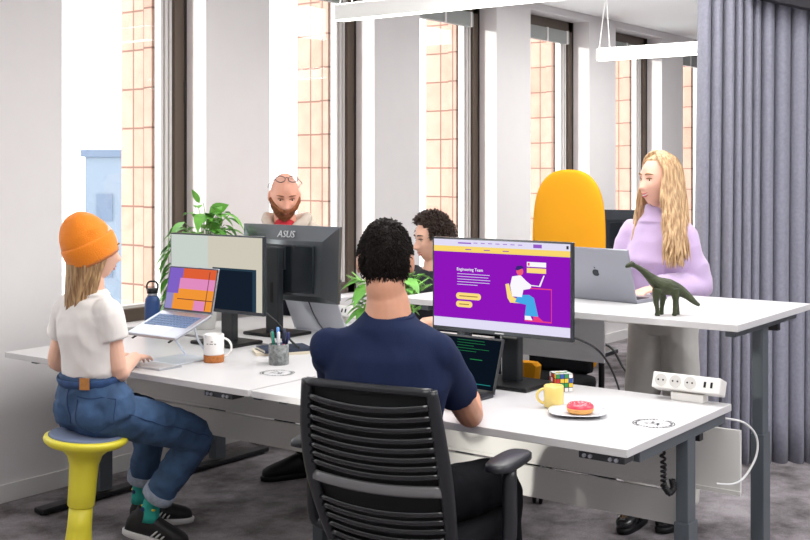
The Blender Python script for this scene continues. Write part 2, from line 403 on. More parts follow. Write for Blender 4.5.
# ---------------------------------------------------------------- monitors. front = local -y, viewer's right = +x
def monitor(name_label, loc, rz, W, H, zb, zdesk_base=0, colw=.075, logo=None, stand_x=0, tilt=0):
    t = thing('monitor', name_label, 'monitor', loc, rz)
    bm = B(); box(bm, -W/2, W/2, -.012, .008, zb, zb+H, .003)
    # rear shell: frustum + raised block
    a = [(-W/2+.003, .008, zb+.003), (W/2-.003, .008, zb+.003), (W/2-.003, .008, zb+H-.003), (-W/2+.003, .008, zb+H-.003)]
    b = [(-W/2+.085, .034, zb+.03), (W/2-.085, .034, zb+.03), (W/2-.085, .034, zb+H-.075), (-W/2+.085, .034, zb+H-.075)]
    va = [bm.verts.new(p) for p in a]; vb = [bm.verts.new(p) for p in b]
    for i in range(4): bm.faces.new((va[i], vb[i], vb[(i+1)%4], va[(i+1)%4]))
    bm.faces.new(list(reversed(vb))); bm.faces.new(va); bmesh.ops.recalc_face_normals(bm, faces=bm.faces)
    if tilt: bmesh.ops.transform(bm, matrix=Matrix.Translation((0,0,zb+H/2)) @ Matrix.Rotation(tilt, 4, 'X') @ Matrix.Translation((0,0,-zb-H/2)), verts=bm.verts)
    housing = link('housing', bm, mat('monitor_plastic', (52,57,63), .22, .25), t)
    bm = B(); box(bm, -W*.3, W*.3, .03, .05, zb+.045, zb+H-.095, .005)
    r = link('rear_cover', bm, mat('monitor_rear', (30,36,42), .25, .1), t)
    bm = B(); x = stand_x; box(bm, x-colw/2, x+colw/2, .06, .10, .012, zb+H*.72, .006); box(bm, x-.05, x+.05, .045, .065, zb+H*.42, zb+H*.72, .003)
    st = link('stand_column', bm, mat('stand_plastic', (38,42,46), .35, .1), t)
    bm = B(); box(bm, x-.0095, x+.0095, .097, .102, .16, .26, .001); link('cable_slot', bm, BLACK, st)
    bm = B(); box(bm, x-.135, x+.135, -.045, .165, 0, .016, .006); link('stand_base', bm, BLACK, t)
    return t
def quad_screen(parent, name, W, H, zb, rects, y=-.0125, dy=-.00025):
    # rects: (u0,v0,u1,v1,material) v measured from top
    bm = B(); ms = []
    for i, (u0, v0, u1, v1, m) in enumerate(rects):
        if m not in ms: ms.append(m)
        yy = y+dy*i
        vs = [bm.verts.new((-W/2+u*W, yy, zb+H-vv*H)) for u, vv in ((u0, v1), (u1, v1), (u1, v0), (u0, v0))]
        f = bm.faces.new(vs); f.material_index = ms.index(m)
    return link(name, bm, ms, parent)
def em(name, c, e=.95): return mat(name, c, .3, emit=e)
RZ = -PI/2
# monitor with the purple page
m1 = monitor('black monitor on the right showing a purple web page', (3.672, 2.281, .75), RZ, .61, .357, .195, stand_x=-.0)
SW, SH, SZ = .594, .334, .195+.016
PUR = em('screen_purple', (142,22,186)); LAV = em('screen_lavender', (226,222,246)); YEL = em('screen_yellow', (250,218,112)); WHT = em('screen_white', (250,248,252)); PNK = em('screen_pink', (236,66,128)); BLU = em('screen_blue', (72,170,232)); SKN = em('screen_face', (236,96,120)); NAV = em('screen_navy', (60,40,120)); LPU = em('screen_pill', (150,90,200)); DRK = em('screen_dark', (40,40,50)); PIL = em('screen_button', (252,222,128))
rc = [(0,0,1,1,PUR), (0,0,1,.075,LAV), (0,.075,1,.14,YEL), (0,.895,1,1,LAV), (.745,.018,.805,.058,LPU), (.19,.03,.29,.045,LPU), (.975,.02,.99,.055,DRK)]
for k in range(5): rc.append((.185, .385+.03*k, (.43,.42,.435,.43,.34)[k], .391+.03*k, LAV))
for k in range(7): rc.append((.31+.055*k, .028, .34+.055*k, .036, LPU))
for k in range(6): rc.append((.18+.07*k, .103, .225+.07*k, .112, PUR if k % 2 else YEL))
rc += [(.705,.21,.84,.262,WHT), (.705,.275,.84,.33,PIL), (.712,.22,.725,.25,PNK)]
rc += [(.875,.49,.88,.85,PNK), (.73,.49,.88,.503,PNK), (.69,.845,.88,.86,PNK)]
scr = quad_screen(m1, 'screen', SW, SH, SZ, rc)
def blob(parent, name, pts, m, y): 
    bm = B(); vs = [bm.verts.new((-SW/2+u*SW, y, SZ+SH-v*SH)) for u, v in pts]; bm.faces.new(vs); return link(name, bm, m, parent)
def disc(u, v, r, n=16, sx=1): return [(u+sx*r*math.cos(2*PI*i/n)*SH/SW, v+r*math.sin(2*PI*i/n)) for i in range(n)]
Y0 = -.0225+.004
blob(scr, 'drawn_chair', [(.55,.47),(.575,.46),(.60,.60),(.66,.64),(.66,.67),(.585,.67),(.565,.62)], PIL, Y0)
blob(scr, 'drawn_trousers', [(.64,.58),(.72,.57),(.755,.60),(.785,.80),(.69,.80),(.70,.68),(.62,.66)], BLU, Y0-.0002)
blob(scr, 'drawn_shirt', [(.60,.38),(.66,.36),(.70,.42),(.735,.46),(.735,.50),(.68,.52),(.67,.60),(.60,.60),(.585,.48)], WHT, Y0-.0004)
blob(scr, 'drawn_head', disc(.655,.32,.045), SKN, Y0-.0006)
blob(scr, 'drawn_hair', [(.62,.30),(.635,.26),(.67,.255),(.685,.28),(.66,.295),(.64,.31)], NAV, Y0-.0008)
blob(scr, 'drawn_laptop', [(.725,.47),(.80,.475),(.83,.35),(.822,.35),(.79,.465),(.725,.46)], WHT, Y0-.0002)
blob(scr, 'drawn_shoe', [(.69,.80),(.73,.80),(.745,.845),(.69,.845)], WHT, Y0-.0002); blob(scr, 'drawn_shoe', [(.75,.80),(.785,.80),(.82,.845),(.75,.845)], PNK, Y0-.0003)
def pill(u0, v0, u1, v1):
    r = (v1-v0)/2; c = []
    for i in range(9): a = PI/2+PI*i/8; c.append((u0+r*SH/SW+r*math.cos(a)*SH/SW, (v0+v1)/2-r*math.sin(a)))
    for i in range(9): a = -PI/2+PI*i/8; c.append((u1-r*SH/SW+r*math.cos(a)*SH/SW, (v0+v1)/2-r*math.sin(a)))
    return c
blob(scr, 'button', pill(.18,.60,.37,.675), PIL, Y0); blob(scr, 'button', pill(.18,.695,.305,.765), PIL, Y0)
quad_screen(scr, 'button_text', SW, SH, SZ, [(.205,.632,.345,.643,em('screen_brown',(150,120,60))), (.205,.725,.28,.736,em('screen_brown',(150,120,60)))], y=Y0-.0003)
def up(x, y, z): return Matrix.Translation((x, y, z)) @ Matrix.Rotation(PI/2, 4, 'X')
text_mesh('heading_text', 'Engineering Team', .0165, WHT, scr, up(-SW/2+.185*SW, Y0, SZ+SH-.335*SH), ext=.0004, align='LEFT')
bm = B(); box(bm, -.02, .02, -.0135, -.0125, .200, .204); link('maker_mark', bm, mat('pale_mark', (150,150,156), .4), m1)

# girl's monitor
m2 = monitor('black monitor in front of the woman in the orange beanie, pale reflection painted on its screen', (3.775, 3.885, .75), RZ, .61, .357, .155)
SC1 = em('reflection_cream', (212,206,190), .9); SC2 = em('reflection_pale_green', (206,214,208), .9); SC3 = em('reflection_dark', (22,32,46), .9); SC4 = em('reflection_edge', (40,62,78), .9)
quad_screen(m2, 'screen', .594, .334, .155+.016, [(0,0,1,1,SC1), (0,0,.42,1,SC2), (.47,.43,.94,1,SC4), (.49,.46,.90,1,SC3)])  # room's reflection on the screen, painted in as glowing pale and dark patches
# rear-facing monitor
m3 = monitor('large monitor seen from behind in front of the bearded man', (4.262, 3.875, .75), PI/2, .64, .372, .165, colw=.085, stand_x=.03, tilt=.05)
m3.children[0].data.materials[0] = mat('brushed_rear', (110,115,120), .28, .75)
text_mesh('maker_logo', 'ASUS', .050, mat('logo_silver', (205,208,212), .35, .3), m3, Matrix.Translation((0.0, .0275, .165+.372-.045)) @ Matrix.Rotation(PI, 4, 'Z') @ Matrix.Rotation(PI/2-.33, 4, 'X'), ext=.001)
bm = B(); box(bm, -.22, -.17, .0340, .037, .20, .215, .001); link('sticker', bm, mat('sticker_grey', (190,200,200), .5), m3)
quad_screen(m3, 'screen', .62, .35, .18, [(0,0,1,1,em('screen_blueish', (120,140,160), .6))], y=-.02)
m4 = monitor('distant monitor seen from behind, beside the blonde woman', (8.25, 3.95, .75), PI/2+.3, .52, .33, .17)

# ---------------------------------------------------------------- laptops. front (user side) = local -y; hinge at y=0
def laptop(label, loc, rz, W, Dp, lid_h, open_deg, body, screen_rects=None, logo=False, base_tilt=0, dark_keys=True, bezel=BLACK):
    t = thing('laptop', label, 'laptop', loc, rz)
    T = Matrix.Rotation(base_tilt, 4, 'X')
    bm = B(); box(bm, -W/2, W/2, -Dp, 0, 0, .013, .004, M=T); base = link('base', bm, body, t)
    kb = B()
    for r in range(5):
        for c in range(13):
            x = -W/2+.022+c*(W-.044)/13; y = -.035-r*.019; box(kb, x, x+(W-.044)/13-.003, y-.016, y, .013, .0145, M=T)
    link('keyboard', kb, mat('key_black', (24,24,28), .5) if dark_keys else mat('key_blue_white', (92,120,160), .5), base)
    bm = B(); box(bm, -.055, .055, -Dp+.01, -Dp+.085, .013, .0134, M=T); link('trackpad', bm, mat('trackpad', (205,208,216), .35, .3), base)
    L = Matrix.Translation((0, 0, .012)) @ Matrix.Rotation(math.radians(90-open_deg), 4, 'X') if False else Matrix.Translation((0, 0, .010)) @ Matrix.Rotation(-math.radians(open_deg-90), 4, 'X')
    bm = B(); box(bm, -W/2, W/2, -.0, .007, 0, lid_h, .003, M=L); lid = link('lid', bm, body, t)
    bm = B(); box(bm, -W/2+.003, W/2-.003, -.0012, 0, .004, lid_h-.003, M=L); link('bezel', bm, bezel, lid)
    if screen_rects:
        bm = B(); ms = []; sw = W-.016; sh = lid_h-.02
        for i, (u0, v0, u1, v1, m) in enumerate(screen_rects):
            if m not in ms: ms.append(m)
            vs = [bm.verts.new(L @ Vector((-sw/2+u*sw, -.0015-.0002*i, .012+sh*(1-v)))) for u, v in ((u0,v1),(u1,v1),(u1,v0),(u0,v0))]
            f = bm.faces.new(vs); f.material_index = ms.index(m)
        link('screen', bm, ms, lid)
    if logo:
        bm = B(); pts = []
        for i in range(28):
            a = 2*PI*i/28; r = .0165*(1+.07*math.cos(2*a)-.10*max(0, math.sin(a))**6-.05*max(0,-math.sin(a))**8)
            x, z = r*math.cos(a)*.95, r*math.sin(a)
            bite = Vector((x+.0195, z-.002)).length
            if bite < .008:
                q = (Vector((x+.0195, z-.002))).normalized()*.008; x, z = -.0195+q.x, .002+q.y
            pts.append((x, z))
        zc = lid_h*.52
        poly(bm, [L @ Vector((x, .0072, zc+z)) for x, z in pts], .0006, L.to_3x3() @ Vector((0,1,0)))
        leaf = [(0,.017),(.001,.0235),(.006,.027),(.0055,.021)]
        poly(bm, [L @ Vector((x, .0072, zc+z)) for x, z in leaf], .0006, L.to_3x3() @ Vector((0,1,0)))
        link('fruit_logo', bm, mat('logo_dark', (44,46,54), .2, .4), lid)
    return t
PUL = em('page_violet', (128,98,196)); ORR = em('page_orange_red', (222,96,56)); PKL = em('page_pink', (224,140,190)); ORG = em('page_orange', (240,150,56)); VIO = em('page_grey_violet', (148,140,196)); DK = em('page_line', (110,60,60))
# open laptop tilted on a stand (girl)
lt = laptop('open silver laptop tilted on a stand with an orange and pink screen', (3.385, 3.665, .945), RZ, .30, .212, .195, 102, ALU,
    [(0,0,1,1,ORG),(0,0,.3,.24,PUL),(.3,0,1,.24,ORR),(0,.24,.25,.62,PUL),(.25,.24,1,.5,PKL),(0,.62,.16,1,VIO),(.16,.62,.3,.75,ORG),(.25,.74,1,.76,DK),(.62,.77,.85,1,PKL),(.86,.05,.875,.98,DK)], base_tilt=.36, dark_keys=False, bezel=mat('bezel_dark',(40,40,60),.3))
st = thing('laptop_stand', 'low pale metal stand holding up the tilted laptop', 'laptop stand', (3.38, 3.665, .75))
ms = mat('stand_pale', (214,220,230), .3, .3)
bm = B(); box(bm, -.10, .12, -.05, .14, 0, .005, .002); link('stand_base', bm, ms, st)
for s in (-.04, .11):
    bm = B(); tube(bm, [(.10, s, .004), (.03, s, .09), (-.005, s, .185)], .005, 8); link('stand_arm', bm, ms, st)
bm = B(); box(bm, -.21, -.005, -.115, -.105, 0, .004, M=Matrix.Translation((0,0,.184)) @ Matrix.Rotation(-.36, 4, 'Y')); box(bm, -.21, -.005, .105, .115, 0, .004, M=Matrix.Translation((0,0,.184)) @ Matrix.Rotation(-.36, 4, 'Y')); link('stand_tray', bm, BLACK, st)
# macbook on the standing desk: user on the +x side
laptop('silver laptop on the standing desk, lid seen from behind', (4.35, 2.212, 1.016), PI/2-.12, .345, .235, .225, 107, mat('space_grey', (150,152,162), .35, .6), None, logo=True)
# navy man's laptop
GRN = em('code_green', (50,160,90), .6); CODE = em('screen_code_dark', (12,22,34), .8)
rl = [(0,0,1,1,CODE)]
rg = random.Random(3)
for k in range(5): rl.append((.35+.05*rg.random(), .05+.055*k, .6+.3*rg.random(), .058+.055*k, GRN))
rl += [(.6,.42,.78,.435,GRN), (.1,.9,.96,.915,em('code_teal',(40,140,140),.8)), (.3,.62,.55,.63,GRN)]
laptop('open laptop with dark code screen in front of the man in navy', (3.50, 2.36, .75), RZ-.06, .325, .225, .20, 108, mat('graphite', (66,68,74), .35, .5), rl)
laptop('light grey laptop lid seen from behind, beside the rear-facing monitor', (4.42, 3.81, .75), PI/2+.1, .32, .22, .21, 118, mat('pale_aluminium', (214,216,226), .4, .1))

# ---------------------------------------------------------------- small things
def power(label, loc, rz):
    t = thing('power_strip', label, 'power strip', loc, rz, group='desk edge power strips')
    Wp = mat('power_white', (236,234,230), .4); T = Matrix.Translation((0,0,.058)) @ Matrix.Rotation(-.35, 4, 'X')
    bm = B(); box(bm, -.125, .125, -.03, .03, -.028, .028, .004, M=T); link('housing', bm, Wp, t)
    for i in range(3):
        x = -.092+i*.054; bm = B(); tube(bm, [T @ Vector((x, -.0302, 0)), T @ Vector((x, -.0325, 0))], .0215, 20, side=(1,0,0))
        s = link('socket', bm, mat('socket_grey', (206,204,200), .5), t)
        bm = B()
        for q in (-.009, .009): tube(bm, [T @ Vector((x+q, -.0326, 0)), T @ Vector((x+q, -.0338, 0))], .0033, 8, side=(1,0,0))
        link('socket_hole', bm, BLACK, s)
    for x in (.070, .094):
        bm = B(); box(bm, x-.004, x+.004, -.0315, -.0300, -.010, .010, M=T); link('usb_port', bm, BLACK, t)
    bm = B(); box(bm, -.06, .06, -.02, .03, 0, .028, .003); box(bm, -.045, .045, .02, .034, -.06, .02, .002); link('clamp', bm, Wp, t)
power('white power strip clamped to the right back corner of the desk with the donut', (3.852, 1.62, .75), RZ)
power('white power strip at the far edge of the window desk, partly behind the navy man', (4.735, 3.98, .75), RZ)

def mug(name, label, loc, rz, r, h, m, hr, cork=None):
    t = thing(name, label, 'mug', loc, rz)
    bm = B(); lathe(bm, [(0, .004 if not cork else cork), (r*.94, .004 if not cork else cork), (r, (cork or 0)+.006), (r, h-.002), (r-.002, h), (r-.004, h-.002), (r-.005, .012+(cork or 0)), (0, .010+(cork or 0))], seg=36)
    b = link('cup_body', bm, m, t, True)
    bm = B(); pts = [(-(r-.003+hr*math.sin(PI*i/10)), 0, h*.52+h*.32*math.cos(PI*i/10)) for i in range(11)]; tube(bm, pts, .0048, 10, flat=1.3, side=(0,1,0)); link('handle', bm, m, t, True)
    return t
mug('mug', 'yellow mug beside the donut plate', (3.47, 1.945, .75), -.93, .034, .076, mat('yellow_glaze', (238,214,124), .25, coat=.4), .026)
k = mug('mug', 'white mug with a cork base', (3.44, 3.56, .75), 2.21, .043, .118, mat('white_glaze', (244,242,240), .2, coat=.4), .034, cork=.030)
bm = B(); lathe(bm, [(0,0),(.040,0),(.043,.004),(.0436,.030),(.0436,.0305),(0,.0305)], seg=36); link('cork_base', bm, mat('cork', (190,118,62), .8, var=.25, scale=90), k, True)
bm = B()
for rw, (z, n0, n1) in enumerate(((.088, 3, 6), (.078, 0, 9))):
    for i in range(n0, n1):
        a = PI*.5-.15+(i-4)*.11; a0 = a; 
        if (i+rw) % 4 == 3: continue
        for q in range(1):
            v = [bm.verts.new((.0434*math.cos(b), .0434*math.sin(b), zz)) for b, zz in ((a0, z), (a0+.08, z), (a0+.08, z+.004), (a0, z+.004))]; bm.faces.new(v)
lg = link('printed_mark', bm, mat('mark_black', (40,40,44), .6), k)

# water bottle
t = thing('water_bottle', 'navy insulated water bottle with black loop cap', 'bottle', (3.80, 4.36, .75))
bm = B(); lathe(bm, [(0,0),(.034,0),(.0365,.003),(.0365,.165),(.034,.182),(.026,.192),(.024,.196),(0,.196)], seg=32); link('bottle_body', bm, mat('navy_powder', (36,70,124), .45, var=.05), t, True)
bm = B(); lathe(bm, [(0,.196),(.0235,.196),(.0235,.21),(0,.21)], seg=24); link('steel_neck', bm, ALU, t, True)
bm = B(); lathe(bm, [(0,.208),(.026,.208),(.027,.212),(.027,.228),(.024,.232),(0,.232)], seg=24)
cap = link('cap', bm, BLACK, t, True)
bm = B(); tube(bm, [(0, -.024+.0, .222), (0,-.027,.245), (0,-.015,.264), (0,.015,.264), (0,.027,.245), (0,.024,.222)], .0045, 8, smoothn=4); l = link('carry_loop', bm, BLACK, cap, True); l.rotation_euler = (0,0,-2.503)
bm = B(); box(bm, .0366, .0372, -.008, .008, .06, .10); l = link('white_mark', bm, WHITE, t); l.rotation_euler = (0, 0, -1.9)

# pen holder + pens
t = thing('pen_holder', 'speckled grey pen holder', 'pen holder', (3.56, 3.30, .75))
bm = B(); lathe(bm, [(0,0),(.041,0),(.042,.002),(.042,.084),(.039,.085),(.038,.084),(.038,.006),(0,.006)], seg=32)
mm = mat('terrazzo', (120,124,124), .5, var=.55, scale=70); link('holder_body', bm, mm, t, True)
rp = random.Random(5)
cols = [('blue', (40,90,190)), ('light blue', (90,150,220)), ('red', (200,60,60)), ('black', (28,28,34)), ('green', (40,140,120)), ('white', (225,225,230)), ('pink', (220,120,110)), ('dark navy', (30,40,90))]
for i, (nm, c) in enumerate(cols):
    lab_ = '%s pen standing in the speckled pen holder' % nm; a = 2*PI*i/len(cols); bx, by = .024*math.cos(a), .024*math.sin(a); L = .125+.02*rp.random()
    d = Vector((math.cos(a)*.18+rp.uniform(-.06,.06), math.sin(a)*.18+rp.uniform(-.06,.06), 1)).normalized()
    p = thing('pen', lab_, 'pen', (3.56+bx*.55, 3.30+by*.55, .758), group='pens in the speckled holder')
    bm = B(); tube(bm, [d*0, d*.01, d*(L*.62)], [.002, .0052, .0052], 8); link('barrel', bm, mat('pen_'+nm.replace(' ','_'), c, .35), p, True)
    bm = B(); tube(bm, [d*(L*.62), d*(L-.003), d*L], [.0066, .0066, .004], 8); q = d*(L*.95)+Vector((.006,0,0)); box(bm, q.x-.001, q.x+.001, q.y-.0015, q.y+.0015, q.z-.03, q.z+.004); link('pen_cap', bm, mat('pencap_%d' % i, c if i % 3 else (30,40,70), .35), p, True)

# notebooks
def notebook(label, loc, rz, w_, d_, h, cm):
    t = thing('notebook', label, 'notebook', loc, rz, group='notebooks stacked behind the pen holder')
    bm = B(); box(bm, -w_/2+.003, w_/2-.003, -d_/2+.002, d_/2-.003, .002, h-.002); link('pages', bm, mat('page_cream', (232,228,216), .8), t)
    bm = B(); box(bm, -w_/2, w_/2, -d_/2, d_/2, 0, .002, .0005); box(bm, -w_/2, w_/2, -d_/2, d_/2, h-.002, h, .0005); box(bm, -w_/2, -w_/2+.002, -d_/2, d_/2, 0, h); link('cover', bm, cm, t)
notebook('cream notebook at the bottom of the small stack behind the pen holder', (3.79, 3.50, .75), .9, .15, .24, .012, mat('cream_cover', (216,206,186), .7))
notebook('dark navy notebook on top of the small stack', (3.80, 3.49, .762), 1.05, .15, .22, .014, mat('navy_cover', (40,50,70), .6))
# keyboard at the girl's hands
t = thing('keyboard', 'thin white keyboard under the typing hands', 'keyboard', (3.21, 3.71, .75), RZ)
bm = B(); box(bm, -.14, .14, -.06, .06, 0, .006, .002); link('keyboard_body', bm, ALU, t)
bm = B()
for r in range(5):
    for c in range(14): x = -.135+c*.0193; y = -.054+r*.0218; box(bm, x, x+.0165, y, y+.0185, .006, .008)
link('keys', bm, WHITE, t)

# cube puzzle 4x4x4
t = thing('puzzle_cube', 'multicoloured puzzle cube behind the yellow mug', 'puzzle cube', (3.752, 2.072, .75), math.radians(50))
a = .066; bm = B(); box(bm, -a/2, a/2, -a/2, a/2, 0, a, .002); link('core', bm, BLACK, t)
rc_ = random.Random(11); cc = [mat('sticker_'+n, c, .35) for n, c in (('white',(240,240,240)),('red',(190,40,36)),('yellow',(236,200,60)),('green',(40,140,70)),('blue',(40,80,170)),('orange',(226,110,40)))]
bm = B(); s = a/4
wts = {0: [3,3,4,0,1,2], 1: [1,1,1,2,0,3,5], 2: [0,0,0,3,2]}
for face in range(6):
    M = [Matrix.Rotation(r_, 4, 'Z') for r_ in (0, PI/2, PI, -PI/2)] if face < 4 else None
    Mx = M[face] if face < 4 else Matrix.Rotation(PI/2*(1 if face == 4 else -1), 4, 'X')
    T = Matrix.Translation((0,0,a/2)) @ Mx
    for i in range(4):
        for j in range(4):
            pool = wts[2] if face >= 4 else wts[1 if face in (0,2) else 0]
            x, z = -a/2+i*s+.0012, -a/2+j*s+.0012; box(bm, x, x+s-.0024, -a/2-.0006, -a/2, z, z+s-.0024, mi=rc_.choice(pool), M=T)
link('stickers', bm, cc, t)

# plate + donut
t = thing('plate', 'small white square-ish plate holding a donut', 'plate', (3.415, 1.825, .75), .5)
bm = B()
rings = []
for r, z in ((.045,0),(.05,.001),(.072,.006),(.094,.013),(.096,.0135),(.094,.0155),(.072,.009),(.05,.0045),(.002,.004)):
    rings.append((Vector((0,0,z)), Vector((1,0,0)), Vector((0,1,0)), r, r))
loft(bm, rings, 40, power=2.7); bmesh.ops.recalc_face_normals(bm, faces=bm.faces); link('dish', bm, mat('porcelain', (238,240,246), .15, coat=.5), t, True)
t = thing('donut', 'pink glazed donut with sprinkles on the white plate', 'donut', (3.419, 1.817, .7545))
def torus(bm, R_, r, z, squash=1, n=40, m=16, lo=-4, hi=4, wob=0):
    V = []
    for i in range(n):
        a = 2*PI*i/n
        V.append([bm.verts.new(((R_+r*math.cos(b))*math.cos(a), (R_+r*math.cos(b))*math.sin(a), z+r*squash*math.sin(b)*(1+wob*math.sin(a*5)))) for b in [2*PI*j/m for j in range(m)]])
    for i in range(n):
        for j in range(m): bm.faces.new((V[i][j], V[(i+1)%n][j], V[(i+1)%n][(j+1)%m], V[i][(j+1)%m]))
bm = B(); torus(bm, .027, .0185, .0165, .85); link('dough', bm, mat('dough', (226,168,96), .7, var=.1, scale=30), t, True)
bm = B(); torus(bm, .027, .0182, .0215, .78, wob=.06); link('pink_glaze', bm, mat('pink_glaze', (226,72,92), .25, coat=.4), t, True)
for k_ in range(60):
    aa = random.uniform(0, 2*PI); rr = .027+random.uniform(-.012,.012); zz = .0215+.0182*.78*math.sqrt(max(0, 1-((rr-.027)/.0182)**2))
    if k_ == 0: bm = B()
    p = Vector((rr*math.cos(aa), rr*math.sin(aa), zz)); d = Vector((math.cos(aa*7), math.sin(aa*7), 0))*.0025; tube(bm, [p-d, p+d], .0009, 5, mi=k_ % 3)
o = link('sprinkles', bm, [WHITE, mat('sprinkle_pink', (250,170,180), .4), mat('sprinkle_red', (190,30,50), .4)], t); o['kind'] = 'stuff'

# toy dinosaur: long-necked, standing on the raised desk, head towards -R
t = thing('toy_dinosaur', 'dark green long-necked toy dinosaur standing on the raised desk', 'toy dinosaur', (4.06, 1.80, 1.0165), math.atan2(-R.y, -R.x))
bm = B(); X = Vector((1,0,0))
sd = (0,1,0)
tube(bm, [(-.128,.0,.036),(-.108,0,.050),(-.080,0,.074),(-.048,0,.094),(-.015,0,.104),(.016,0,.112),(.040,0,.126),(.062,0,.146),(.085,0,.166),(.108,0,.181),(.122,0,.186)],
     [.005,.010,.015,.023,.031,.030,.023,.016,.0115,.009,.007], 14, smoothn=4, side=sd)
tube(bm, [(.114,0,.187),(.126,0,.190),(.140,0,.185),(.150,0,.179)], [.0065,.0105,.0085,.0035], 12, smoothn=3, side=sd)
sphere(bm, (.127,0,.198), .005)
for (x, y, kx) in ((.034,.019,.006), (.010,-.019,-.005), (-.030,.018,-.004), (-.050,-.019,.006)):
    tube(bm, [(x, y*.8, .098), (x+kx, y*1.1, .06), (x+kx*.3, y*1.1, .03), (x, y*1.1, .006), (x, y*1.1, .0005)], [.019,.0115,.0080,.0080,.010], 12, smoothn=3)
    tube(bm, [(x, y*1.1, .005), (x+.010, y*1.1, .004)], [.009,.004], 8)
me = voxel(bm, .0022, 3)
wrinkle(me, .0009, (160,160,160))
o = linkme('dinosaur_body', me, mat('dinosaur_green', (56,64,38), .55, var=.35, scale=40), t, True)
bm = B()
for s in (-1, 1): sphere(bm, (.131, s*.0085, .190), .0018, 8, 6)
link('eye', bm, BLACK, o)

# potted plants
LEAF = mat('leaf_green', (104,172,66), .45, var=.3, scale=12); LEAF2 = mat('fern_green', (140,198,96), .5, var=.25, scale=15); POT = mat('pot_white', (225,225,222), .4)
def leaf(bm, p, d, up_, L, W_, droop=.3, mi=0):
    d = Vector(d).normalized(); u = Vector(up_); s = d.cross(u)
    if s.length < 1e-3: s = Vector((1,0,0))
    s.normalize(); u = s.cross(d).normalized(); n = 6; prev = None; p = Vector(p)
    for i in range(n+1):
        t_ = i/n; c = p + d*(L*t_) - Vector((0,0,1))*(droop*L*t_*t_); w_ = W_*.5*math.sin(PI*min(1, t_**.75))*(1.02)+.0005
        row = [bm.verts.new(c - s*w_ + u*w_*.25), bm.verts.new(c - u*0), bm.verts.new(c + s*w_ + u*w_*.25)]
        if prev:
            for k in range(2): f = bm.faces.new((prev[k], prev[k+1], row[k+1], row[k])); f.material_index = mi
        prev = row
def pot(t, r, h):
    bm = B(); lathe(bm, [(0,0),(r*.75,0),(r*.78,.003),(r,h-.004),(r,h),(r-.006,h),(r-.008,h-.02),(0,h-.02)], seg=28); link('pot', bm, POT, t, True)
    bm = B(); lathe(bm, [(0,h-.019),(r-.0085,h-.018)], seg=28); lathe(bm, [(0,h-.03),(r-.012,h-.028)], seg=28); link('soil', bm, mat('soil', (60,44,34), .9), t)
t = thing('potted_plant', 'leafy trailing potted plant standing behind the left monitor', 'potted plant', (4.13, 4.35, .75)); pot(t, .075, .15)
rl_ = random.Random(21); bm = B(); bs = B()
for i in range(64):
    a = rl_.uniform(0, 2*PI); hgt = rl_.uniform(.44, .64)-.05*(i%3); rad = rl_.uniform(.02, .14)
    p0 = Vector((0,0,.13)); p2 = Vector((rad*math.cos(a), rad*math.sin(a), hgt)); p1 = Vector((rad*.3*math.cos(a), rad*.3*math.sin(a), hgt*.8))
    tube(bs, [p0, p1, p2], .0018, 5, smoothn=4); leaf(bm, p2, (math.cos(a), math.sin(a), rl_.uniform(-.5,.7)), (0,0,1), rl_.uniform(.07,.12), rl_.uniform(.045,.065), .5)
for i in range(26):
    q = -R*(.12+.05*rl_.random())+Vector((0,0,.10+.40*i/26)) - F*rl_.uniform(.02,.12)
    leaf(bm, q, (-R+Vector((rl_.uniform(-.4,.4), rl_.uniform(-.4,.4), -.9))), (0,0,1), .08, .055, .3)
tube(bs, [(0,0,.15), -R*.08+Vector((0,0,.42)), -R*.14-F*.06+Vector((0,0,.38)), -R*.14-F*.06+Vector((0,0,.12))], .002, 5, smoothn=4)
p_ = Vector((.0,.0,.64)); tube(bs, [(0,0,.15),(0.02,-.01,.45), p_+R*.0], .002, 5, smoothn=4); leaf(bm, p_-R*.02, (-R*.4+Vector((0,0,.8))), F, .09, .03, .1); leaf(bm, p_+R*.03-Vector((0,0,.05)), (R*.9+Vector((0,0,.6))), F, .12, .06, .2); leaf(bm, p_+R*.02-Vector((0,0,.08)), (R*.5+Vector((0,0,-.5))), F, .11, .06, .2)
link('stems', bs, mat('stem_green', (120,150,80), .6), t); link('foliage', bm, LEAF, t, True)
t = thing('potted_plant', 'bushy bright green potted plant behind the neck of the man in navy', 'potted plant', (4.28, 3.27, .75)); pot(t, .07, .12)
bm = B(); bs = B()
for i in range(96):
    a = rl_.uniform(0, 2*PI); L = rl_.uniform(.04, .15); hgt = rl_.uniform(.14, .32)
    p2 = Vector((L*math.cos(a), L*math.sin(a), hgt)); tube(bs, [(0,0,.10), Vector((L*.3*math.cos(a), L*.3*math.sin(a), hgt*.9)), p2], .0015, 5, smoothn=3)
    if i % 2: leaf(bm, p2, (math.cos(a), math.sin(a), rl_.uniform(-.4,.5)), (0,0,1), rl_.uniform(.08,.12), rl_.uniform(.05,.07), .5)
    else:
        dd_ = Vector((math.cos(a), math.sin(a), rl_.uniform(.3,1.1))).normalized(); sdv = dd_.cross(Vector((0,0,1))).normalized()
        for q in range(8):
            b0 = p2 + dd_*.009*q
            for s in (-1, 1): leaf(bm, b0, dd_*.8+sdv*s, (0,0,1), .038*(1-q/11), .011, .3, 1)
link('stems', bs, mat('stem_green', (120,150,80), .6), t); link('foliage', bm, [LEAF, LEAF2], t, True)

